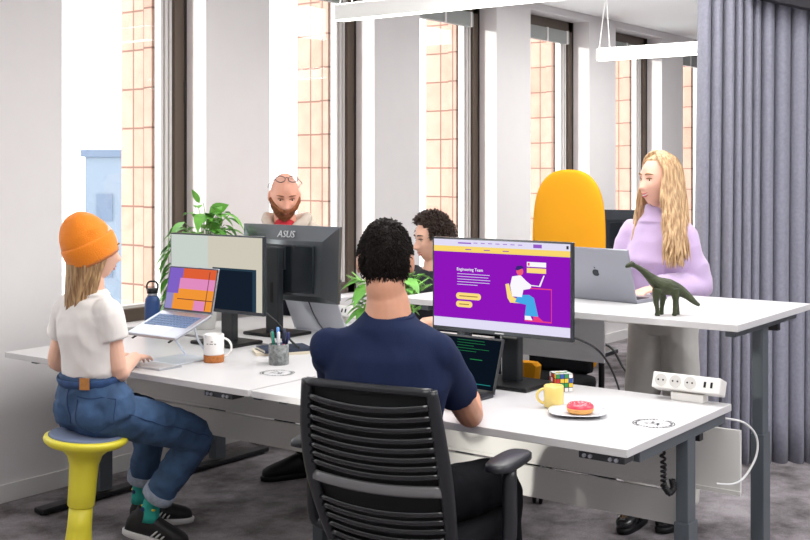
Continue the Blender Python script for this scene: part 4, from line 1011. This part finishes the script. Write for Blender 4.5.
# --- woman in the orange beanie on the stool
def woman_beanie():
    root = person_root('person in an orange beanie, white t-shirt and blue jeans sitting on the yellow stool', 2.83, 3.6)
    J = J_(pelvis=(2.855,3.60,.655), waist=(2.825,3.60,.80), chest=(2.835,3.615,.93), shmid=(2.845,3.64,1.05), neck=(2.84,3.61,1.12), shR=(2.825,3.495,1.025), shL=(2.865,3.785,1.005),
           elR=(2.865,3.475,.795), elL=(2.90,3.90,.785), wrR=(3.095,3.655,.805), wrL=(3.09,3.80,.80), hdR=(.85,.45,-.12), hdL=(.95,-.15,-.1), pnR=(0,0,-1), pnL=(0,0,-1), thR=-1, thL=1,
           hipR=(2.87,3.53,.64), hipL=(2.87,3.69,.64), knR=(3.29,3.50,.475), knL=(3.34,3.83,.50), anR=(3.235,3.73,.15), anL=(3.39,3.965,.15))
    J['thR'] = 1; J['thL'] = -1
    J['tk'] = dict(chest=.86, waist=.86, hips=.94, depth=.92)
    T = headT((2.845,3.592,1.255), -.36, .06)
    skin = mat('skin_fair', (232,184,160), .5, var=.05, scale=14, sheen=.1)
    b = make_body(root, J, T, skin, .93, female=True, arm=.042, handsc=.88, curlR=.55, curlL=.5)
    eyes(b, T, .93, brow=mat('brow_blonde', (150,110,70), .7))
    sh = mat('white_tshirt', (230,225,221), .85, bump=.15, bscale=300, sheen=.2)
    def tee(bm):
        rr = torso_rings(J, .010, chest=.88, waist=.88, hips=.92, depth=.95, bust=.03)
        loft(bm, [(V((2.828,3.602,.772)), V((1,0,0)), V((0,1,0)), .084, .122)]+rr[3:9], 28); loft(bm, [(J['neck']-V((0,0,.035)), V((1,0,0)), V((0,1,0)), .07, .085), (J['neck']-V((0,0,.02)), V((1,0,0)), V((0,1,0)), .056, .066)], 20)
        for q in 'RL': sleeve(bm, J['sh'+q]+V((0,0,.0)), J['el'+q], .44, .058, .060); sphere(bm, J['sh'+q], .056)
        sphere(bm, J['shmid']+V((0,-.08,-.035)), .075); sphere(bm, J['shmid']+V((0,.08,-.04)), .075)
    o = cloth('t_shirt', root, tee, sh, .006, .0055, (12,12,9), 3)
    jn = mat('blue_denim', (56,84,120), .85, var=.28, scale=14, bump=.4, bscale=500)
    def jeans(bm):
        rr = torso_rings(J, .012, hips=.96, depth=1.0, waist=.84); loft(bm, rr[0:3]+[(V((2.828,3.602,.765)), V((1,0,0)), V((0,1,0)), .094, .131), (V((2.828,3.602,.782)), V((1,0,0)), V((0,1,0)), .094, .131)], 28)
        for q, w_ in (('R', .088), ('L', .085)):
            h, k, a = J['hip'+q], J['kn'+q], J['an'+q]
            tube(bm, [h+V((-.05,0,.0)), h.lerp(k,.4), k+V((-.02,0,.005)), k.lerp(a,.25), k.lerp(a,.55), k.lerp(a,.80)], [.086, w_*.96, .070, .066, .060, .057], 22, smoothn=4)
        for s in (-.06,.06): sphere(bm, J['pelvis']+V((-.042, s, -.012)), .086)
    o = cloth('jeans', root, jeans, jn, .006, .007, (13,13,13), 8, 3)
    # waistband, patch, pocket seams, rolled hems
    bm = B(); c = V((2.828,3.602,.765)); P_ = [c+V((.100*math.cos(a), .138*math.sin(a), .012*math.cos(a))) for a in [2*PI*i/32 for i in range(33)]]
    tube(bm, P_, .016, 8, flat=.3, side=(1,0,0), cap=False); link('waistband', bm, mat('denim_dark', (44,72,116), .85, var=.2, scale=30), o, True)
    bm = B(); a0 = PI+.62; pts = []
    for a in (a0-.14, a0+.14):
        for z in (-.022, .022): pts.append(c+V((.111*math.cos(a), .149*math.sin(a), z)))
    poly(bm, [pts[0], pts[2], pts[3], pts[1]], .004, (math.cos(a0), math.sin(a0), 0)); link('leather_patch', bm, mat('tan_leather', (180,122,62), .6, var=.15, scale=60), o)
    st_ = mat('seam_thread', (34,56,96), .8)
    bm = B()
    dn = V((-.72,-.69,0)).normalized(); tn = V((-dn.y, dn.x, 0)); pc = V((2.775,3.505,.655))
    from mathutils.bvhtree import BVHTree
    bv = BVHTree.FromPolygons([v.co.copy() for v in o.data.vertices], [tuple(p.vertices) for p in o.data.polygons])
    def proj(p, off=.0015):
        h = bv.find_nearest(p); return h[0]+h[1]*off
    sq = [(-.07,.06),(.07,.045),(.065,-.03),(.0,-.075),(-.062,-.035),(-.07,.06)]
    line = []
    for i in range(5):
        for k in range(8): 
            t_ = k/8; u = sq[i][0]*(1-t_)+sq[i+1][0]*t_; z = sq[i][1]*(1-t_)+sq[i+1][1]*t_; line.append(proj(pc+tn*u+V((0,0,z))))
    tube(bm, line, .0016, 5)
    h, k, a = J['hipR'], J['knR'], J['anR']
    tube(bm, [proj(h.lerp(k, i/14)+V((0,-.12,0))) for i in range(15)]+[proj(k.lerp(a, .15+.65*i/8)+V((.05,-.08,0))) for i in range(9)], .0018, 5)
    tube(bm, [proj(V((2.72,3.602,.755-.16*i/8))) for i in range(9)], .002, 5)
    link('seam', bm, st_, o)
    for q in 'RL':
        bm = B(); cuff_ring(bm, J['kn'+q], J['an'+q], .79, .068, .02); link('rolled_hem', bm, mat('denim_inside', (150,160,178), .85, var=.15, scale=60), o, True)
    sock = bpy.data.materials.get('teal_sock') or mat('teal_sock', (40,160,150), .8, bump=.2)
    for q in 'RL':
        bm = B(); kk, aa = J['kn'+q], J['an'+q]; tube(bm, [kk.lerp(aa,.7), kk.lerp(aa,.95), aa+V((0,0,-.05))], [.042,.038,.042], 18, smoothn=2)
        s = link('sock', bm, sock, root, True)
        bm = B(); rd = random.Random(4); d = (aa-kk).normalized()
        for i in range(10):
            a_ = 2*PI*i/5+.6*(i//5); p = kk.lerp(aa, .84+.15*(i//5)); n_ = V((math.cos(a_), math.sin(a_), 0)); sphere(bm, p+n_*.034, .0125, 8, 6, sc=(1,1,.8), mi=i % 2)
        link('sock_pattern', bm, [mat('sock_yellow', (236,208,60), .8), mat('sock_navy', (30,44,90), .8)], s, True)
    dR = V((.60,-.80,0)).normalized()
    blk = mat('sneaker_black', (20,20,24), .6, bump=.2)
    aR, aL = J['anR'], J['anL']
    shoe(root, aR+dR*-.065+V((0,0,0)), aR+dR*.2, blk, WHITE, 'sneaker', .26, sc=.95)
    shoe(root, aL, aL+V((.75,-.65,0))*.2, blk, WHITE, 'sneaker', .03, sc=.95)
    hm = hair_mat('hair_blonde_ash', (132,96,64), (204,168,122))
    long_hair(root, T, .93, hm, n=130, bottom=-.25, seed=9, face_open=1.25, flare=-.005, volume=.94, tr=.0055, sweep=(-.045,.045,0), pinch=.35, cap_top=.90)
    # beanie
    bm = B(); HT = T @ Matrix.Rotation(-.48, 4, 'Y')
    rings = []
    for z, r in ((.0,.088),(.03,.093),(.06,.092),(.085,.086),(.11,.073),(.135,.055),(.152,.036),(.160,.014)):
        rings.append((HT @ V((-.016-.12*max(0, z-.05)**1.0*.3, 0, z)), HT.to_3x3() @ V((1,0,0)), HT.to_3x3() @ V((0,1,0)), r*1.03, r*.90))
    loft(bm, rings, 30); me = voxel(bm, .005, 4); wrinkle(me, .005, (14,14,14), 5)
    om = mat('orange_knit', (250,140,20), .9, bump=.8, bscale=180, sheen=.3); bn = linkme('beanie', me, om, root, True)
    bm = B(); rings = []
    for z, r in ((-.030,.090),(-.036,.095),(-.02,.099),(.010,.103),(.040,.103),(.050,.097),(.047,.084)):
        rings.append((HT @ V((-.014, 0, z)), HT.to_3x3() @ V((1,0,0)), HT.to_3x3() @ V((0,1,0)), r*1.03, r*.88))
    loft(bm, rings, 40, cap=False); cf = link('beanie_cuff', bm, om, bn, True); s = cf.modifiers.new('s', 'SOLIDIFY'); s.thickness = .006
    finalize(root)
woman_beanie()

# --- man in the navy t-shirt
def man_navy():
    root = person_root('person with short dark hair and navy t-shirt, seen from behind in the slatted chair', 2.72, 2.08)
    J = J_(pelvis=(2.775,2.10,.61), waist=(2.715,2.09,.78), chest=(2.695,2.065,.94), shmid=(2.695,2.06,1.085), neck=(2.695,2.065,1.165), shR=(2.75,1.935,1.035), shL=(2.625,2.225,1.035),
           elR=(3.015,1.99,.80), elL=(2.93,2.42,.80), wrR=(3.24,2.13,.80), wrL=(3.17,2.42,.79), hdR=(.5,.85,-.1), hdL=(.95,-.2,-.1), pnR=(0,0,-1), pnL=(0,0,-1), thR=1, thL=-1,
           hipR=(2.79,2.00,.585), hipL=(2.79,2.20,.585), knR=(3.14,1.97,.55), knL=(3.22,2.30,.56), anR=(3.18,1.95,.10), anL=(3.33,2.32,.10))
    J['tk'] = dict(chest=1.08, waist=1.14, hips=1.02, depth=1.05)
    T = headT((2.71,2.085,1.293), .62, .10)
    b = make_body(root, J, T, SKIN3, .97, arm=.052, jaw=.8, curlR=.5, curlL=.5)
    eyes(b, T, 1.0, brow=mat('hair_black', (34,28,26), .6))
    tm = mat('navy_tshirt', (30,40,70), .9, bump=.15, bscale=300, spec=.15)
    def tee(bm):
        rr = torso_rings(J, .012, **J['tk']); loft(bm, rr[1:9], 30)
        loft(bm, [(J['neck']-V((0,0,.10)), V((1,0,0)), V((0,1,0)), .10, .13), (J['neck']-V((0,0,.06)), V((1,0,0)), V((0,1,0)), .095, .11), (J['neck']-V((0,0,.035)), V((1,0,0)), V((0,1,0)), .075, .078)], 20)
        for q in 'RL':
            sleeve(bm, J['sh'+q], J['el'+q], .66, .064, .062); sphere(bm, J['sh'+q]+V((0,0,-.006)), .064)
            tube(bm, [J['neck']+V((0,0,-.055)), J['shmid'].lerp(J['sh'+q], .45)+V((0,0,-.022)), J['sh'+q]+V((0,0,-.012))], [.072,.072,.062], 18, smoothn=3); sphere(bm, J['shmid'].lerp(J['sh'+q], .6)+V((0,0,-.07)), .085)
    cloth('t_shirt', root, tee, tm, .007, .006, (8,8,6), 12, 14)
    bm = B(); c = J['neck']-V((0,0,.036)); tube(bm, [c+V((.074*math.cos(a), .076*math.sin(a), .006*math.cos(a))) for a in [2*PI*i/28 for i in range(29)]], .006, 8, cap=False); link('collar', bm, tm, root, True)
    pm = mat('black_trousers', (15,16,21), .9, var=.2, scale=20, spec=.15)
    def tr(bm):
        loft(bm, torso_rings(J, .012, hips=1.02)[0:3], 28)
        for q in 'RL': limb(bm, J['hip'+q]-V((.06,0,0)), J['kn'+q], J['an'+q]-V((0,0,.02)), .095, .074, .062, 0, 20)
    cloth('trousers', root, tr, pm, .008, .006, (9,9,9), 2)
    for q in 'RL': shoe(root, J['an'+q], J['an'+q]+V((.25,0,0)), BLACK, BLACK, 'shoe')
    def mask(n, p):
        az = abs(math.atan2(n.y, n.x)); lo = -.03 if az > 1.9 else .0
        if az > 2.2: lo = -.094
        elif az > 2.0: lo = -.05+0
        elif az > 1.35: lo = .014
        elif az > .9: lo = .035
        else: lo = .062
        return ss(lo-.006, lo+.010, p.z)
    hair_cap(root, T, .97, mask, mat('hair_black2', (26,20,18), .75, spec=.2), 1.09, 3, 3000, .011, .7, .0011, lump=.007)
    bm = B(); q = J['anL']
    finalize(root)
man_navy()

# --- dark-haired man facing the camera
def man_dark():
    root = person_root('person with tousled dark hair and black t-shirt seated behind the green plant, facing left', 5.05, 3.53)
    J = J_(pelvis=(5.10,3.53,.60), waist=(5.07,3.53,.76), chest=(5.05,3.53,.89), shmid=(5.04,3.53,1.015), neck=(5.03,3.53,1.075), shR=(5.06,3.70,.985), shL=(5.06,3.36,.985),
           elR=(4.98,3.78,.76), elL=(4.95,3.29,.79), wrR=(4.73,3.66,.795), wrL=(4.70,3.38,.795), hdR=(-.95,-.2,-.05), hdL=(-.95,.2,-.05), pnR=(0,0,-1), pnL=(0,0,-1), thR=1, thL=-1,
           hipR=(5.02,3.62,.58), hipL=(5.02,3.44,.58), knR=(4.62,3.72,.54), knL=(4.62,3.42,.54), anR=(4.43,3.93,.10), anL=(4.62,3.42,.09))
    J['tk'] = dict(chest=1.0, waist=1.0)
    T = headT((4.995,3.527,1.20), math.radians(148), .12)
    b = make_body(root, J, T, mat('skin_light', (228,178,154), .5, var=.05, scale=14), 1.0, arm=.046, nose=1.15)
    BK = mat('hair_dark_brown', (52,36,28), .55)
    eyes(b, T, 1.0, brow=BK, smile=1)
    tm = mat('black_tshirt', (30,32,42), .85)
    def tee(bm):
        loft(bm, torso_rings(J, .012)[1:9], 26)
        for q in 'RL': sleeve(bm, J['sh'+q], J['el'+q], .6, .062, .060); sphere(bm, J['sh'+q], .062); sphere(bm, J['shmid'].lerp(J['sh'+q], .5)+V((0,0,-.03)), .07)
    cloth('t_shirt', root, tee, tm, .008, .005, (9,9,7), 4)
    def tr(bm):
        loft(bm, torso_rings(J, .01)[0:3], 28)
        for q in 'RL': limb(bm, J['hip'+q]+V((.05,0,0)), J['kn'+q], J['an'+q]-V((0,0,.02)), .088, .07, .055, 0, 18)
    cloth('trousers', root, tr, mat('black_trousers', (22,23,30), .85), .009, .005)
    shoe(root, J['anR'], J['anR']+V((-.22,.10,0)), BLACK, BLACK, 'shoe'); shoe(root, J['anL'], J['anL']+V((-.25,0,0)), BLACK, BLACK, 'shoe')
    def mask(n, p):
        az = abs(math.atan2(n.y, n.x)); lo = .078 if az < .7 else (.062 if az < 1.1 else (-.005 if az < 1.75 else -.06))
        return ss(lo-.006, lo+.012, p.z)
    hair_cap(root, T, 1.0, mask, BK, 1.15, 8, 2200, .030, -.1, .0016, lump=.018)
    finalize(root)
man_dark()

# --- bearded man by the window
def man_beard():
    root = person_root('person with ginger beard, beige hoodie and glasses pushed up on a bald head', 5.10, 4.38)
    J = J_(pelvis=(4.98,4.49,.92), waist=(4.93,4.46,1.02), chest=(4.86,4.41,1.12), shmid=(4.77,4.345,1.20), neck=(4.725,4.325,1.245), shR=(4.70,4.50,1.16), shL=(4.82,4.20,1.16),
           elR=(4.65,4.52,.93), elL=(4.78,4.22,.93), wrR=(4.66,4.36,.93), wrL=(4.70,4.32,.90), hdR=(.3,-.9,-.1), hdL=(-.4,.8,-.1), pnR=(0,0,-1), pnL=(0,0,-1), thR=1, thL=-1,
           hipR=(4.97,4.57,.88), hipL=(5.0,4.42,.88), knR=(4.96,4.57,.48), knL=(4.99,4.40,.48), anR=(5.0,4.58,.09), anL=(5.04,4.38,.09))
    J['tk'] = dict(chest=1.0)
    T = headT((4.668,4.285,1.425), math.radians(230), .34)
    b = make_body(root, J, T, SKIN2, 1.02, arm=.05, jaw=.75, nose=1.0)
    GB = mat('ginger_hair', (160,100,66), .8, var=.2, scale=60)
    eyes(b, T, 1.02, brow=mat('brow_ginger', (150,96,66), .8), smile=.3)
    # beard
    def mask(n, p):
        az = abs(math.atan2(n.y, n.x))
        if az > 1.6: return 0
        top = -.050 if az < .30 else (-.045 if az < .55 else (-.040+.05*(az-.55)))
        w_ = 1-ss(top-.006, top+.006, p.z)
        if abs(p.y) < .022 and -.083 < p.z < -.062 and n.x > 0: w_ = 0
        return w_*(1-ss(1.25, 1.6, az))
    hair_cap(root, T, 1.02, mask, GB, 1.05, 5, 1500, .014, .9, .0013, name='beard', lump=.006)
    hm = mat('beige_hoodie', (206,192,178), .9, bump=.2, bscale=200, sheen=.3)
    def hd(bm):
        loft(bm, torso_rings(J, .045)[1:9], 28)
        for q in 'RL': sleeve(bm, J['sh'+q], J['el'+q], 1, .078, .066, J['wr'+q], .95, .05); sphere(bm, J['sh'+q]+V((0,0,.01)), .086); sphere(bm, J['shmid'].lerp(J['sh'+q], .5)+V((0,0,-.015)), .078)
    cloth('hoodie', root, hd, hm, .008, .010, (10,10,9), 4)
    bm = B(); f = V((math.cos(math.radians(205)), math.sin(math.radians(205)), 0)); l = V((-f.y, f.x, 0)); c = V((4.735,4.325,1.245))
    tube(bm, [c + f*.085*math.cos(a) + l*.115*math.sin(a) + V((0,0,.035-.055*max(0, math.cos(a))+.02*abs(math.sin(a)))) for a in [.45+(2*PI-.9)*i/24 for i in range(25)]], [.012]+[.026]*23+[.012], 14, smoothn=2)
    me = voxel(bm, .006, 2); wrinkle(me, .006, (16,16,16), 2); linkme('hood', me, hm, root, True)
    bm = B(); tube(bm, [c+f*.035+V((0,0,-.05)), c+f*.045+V((0,0,.0)), c+f*.035+V((0,0,.03))], [.06,.062,.052], 18, smoothn=3); link('red_tshirt_collar', bm, mat('red_tshirt', (196,36,50), .8), root, True)
    def tr(bm):
        loft(bm, torso_rings(J, .012)[0:3], 28)
        for q in 'RL': limb(bm, J['hip'+q], J['kn'+q], J['an'+q]-V((0,0,.02)), .09, .07, .06, 0, 18)
    cloth('trousers', root, tr, mat('dark_jeans', (44,48,62), .85), .009, .005)
    for q in 'RL': shoe(root, J['an'+q], J['an'+q]+V((-.2,0,0)), BLACK, WHITE, 'shoe')
    # glasses pushed up on the forehead
    gl = bpy.data.objects.new('glasses', None); C.objects.link(gl); gl.parent = root
    G = T @ Matrix.Translation((.060,0,.112)) @ Matrix.Rotation(-.85, 4, 'Y')
    gm = mat('glasses_frame', (50,54,66), .3, .3)
    bm = B()
    for s in (-1, 1): tube(bm, [G @ V((.0-.25*abs(.026*math.cos(a)*0), s*.034+.026*math.cos(a), .019*math.sin(a))) for a in [2*PI*i/20 for i in range(21)]], .0022, 7, cap=False)
    tube(bm, [G @ V((0,-.009,.006)), G @ V((.003,0,.009)), G @ V((0,.009,.006))], .0022, 7)
    link('glasses_frame', bm, gm, gl, True)
    for s in (-1, 1):
        bm = B(); tube(bm, [G @ V((0, s*.060, .004)), T @ V((.040, s*.087, .080)), T @ V((-.03, s*.086, .045)), T @ V((-.055, s*.084, .02))], .002, 6, smoothn=3); link('temple_arm', bm, gm, gl, True)
        bm = B(); poly(bm, [G @ V((0, s*.034+.0245*math.cos(a), .0175*math.sin(a))) for a in [2*PI*i/18 for i in range(18)]], .001, G.to_3x3() @ V((1,0,0))); link('lens', bm, GLASS, gl)
    finalize(root)
man_beard()
# --- blonde woman standing at the raised desk
def woman_blonde():
    root = person_root('person with long blonde hair, lilac sweater and grey trousers standing at the raised desk', 4.90, 2.15)
    J = J_(pelvis=(4.925,2.15,.90), waist=(4.925,2.15,1.03), chest=(4.91,2.15,1.17), shmid=(4.90,2.15,1.315), neck=(4.88,2.155,1.375), shR=(4.90,2.285,1.285), shL=(4.92,2.005,1.285),
           elR=(4.87,2.36,1.05), elL=(4.935,1.925,1.045), wrR=(4.64,2.32,1.055), wrL=(4.665,2.06,1.05), hdR=(-.97,-.1,-.12), hdL=(-.93,.28,-.12), pnR=(0,0,-1), pnL=(0,0,-1), thR=1, thL=-1,
           hipR=(4.93,2.225,.87), hipL=(4.93,2.075,.87), knR=(4.85,2.225,.48), knL=(4.90,2.055,.48), anR=(4.76,2.19,.09), anL=(4.87,2.03,.09))
    J['shL'] += V((-.03,.04,0)); J['elL'] = V((4.925,1.985,1.045)); J['wrL'] += V((.0,.02,0))
    OFF = V((-.024,.032,0))
    for k_ in list(J):
        if k_[:2] not in ('hd','pn','th'): J[k_] = J[k_]+OFF
    J['tk'] = dict(chest=.88, waist=.86, hips=.95, depth=.92)
    T = headT((4.825,2.168,1.514), math.radians(151), -.02)
    skin = mat('skin_rosy', (236,184,162), .5, var=.05, scale=14, sheen=.1)
    b = make_body(root, J, T, skin, .95, female=True, arm=.042, handsc=.9, curlR=.6, curlL=.6, nose=.95)
    eyes(b, T, .95, brow=mat('brow_blonde', (150,110,70), .7), smile=1.3, teeth=True, lipc=mat('lips_rose', (200,92,96), .4))
    sw = mat('lilac_sweater', (194,170,208), .95, bump=.35, bscale=220, sheen=.5)
    def sweater(bm):
        rr = torso_rings(J, .026, chest=.90, waist=.92, hips=.96, depth=1.0, bust=.035); loft(bm, rr[2:9], 28)
        loft(bm, [(J['neck']-V((0,0,.045)), V((1,0,0)), V((0,1,0)), .085, .095), (J['neck']-V((0,0,.015)), V((1,0,0)), V((0,1,0)), .060, .062), (J['neck']+V((-.004,0,.028)), V((1,0,0)), V((0,1,0)), .054, .055)], 20)
        for q in 'RL':
            sleeve(bm, J['sh'+q]+V((0,0,-.01)), J['el'+q], 1, .062, .062, J['wr'+q], .90, .048); sphere(bm, J['sh'+q]+V((0,0,-.012)), .060)
            tube(bm, [J['neck']+V((0,0,-.06)), J['shmid'].lerp(J['sh'+q], .5)+V((0,0,-.03)), J['sh'+q]+V((0,0,-.014))], [.068,.066,.058], 18, smoothn=3)
            sphere(bm, J['el'+q].lerp(J['wr'+q], .62), .058)
    o = cloth('sweater', root, sweater, sw, .007, .009, (8,8,8), 21, 9)
    for q in 'RL':
        bm = B(); cuff_ring(bm, J['el'+q], J['wr'+q], .90, .042, .018); link('cuff', bm, sw, o, True)
    tm = mat('light_grey_trousers', (200,198,192), .85, var=.06, scale=10)
    def tr(bm):
        rr = torso_rings(J, .012, hips=.86, waist=.84); loft(bm, rr[0:4], 28)
        for q in 'RL':
            h, k, a = J['hip'+q], J['kn'+q], J['an'+q]; tube(bm, [h+V((0,0,.04)), h.lerp(k,.5), k, k.lerp(a,.5), a], [.082,.078,.070,.066,.064], 22, smoothn=4)
    cloth('trousers', root, tr, tm, .007, .009, (11,11,5), 31)
    bt = mat('black_leather', (18,18,22), .25, coat=.3)
    shoe(root, J['anR'], J['anR']+V((-.25,-.02,0)), bt, BLACK, 'shoe', sc=.92); shoe(root, J['anL'], J['anL']+V((-.25,.02,0)), bt, BLACK, 'shoe', sc=.92)
    hm = hair_mat('hair_golden', (150,114,80), (218,184,140))
    long_hair(root, T, .95, hm, n=260, bottom=-.36, seed=4, face_open=1.22, flare=.055, volume=1.03, tr=.006, front_to=1, wave=.018, sweep=(-.035,-.005,0), hairline=.092)
    finalize(root)
woman_blonde()
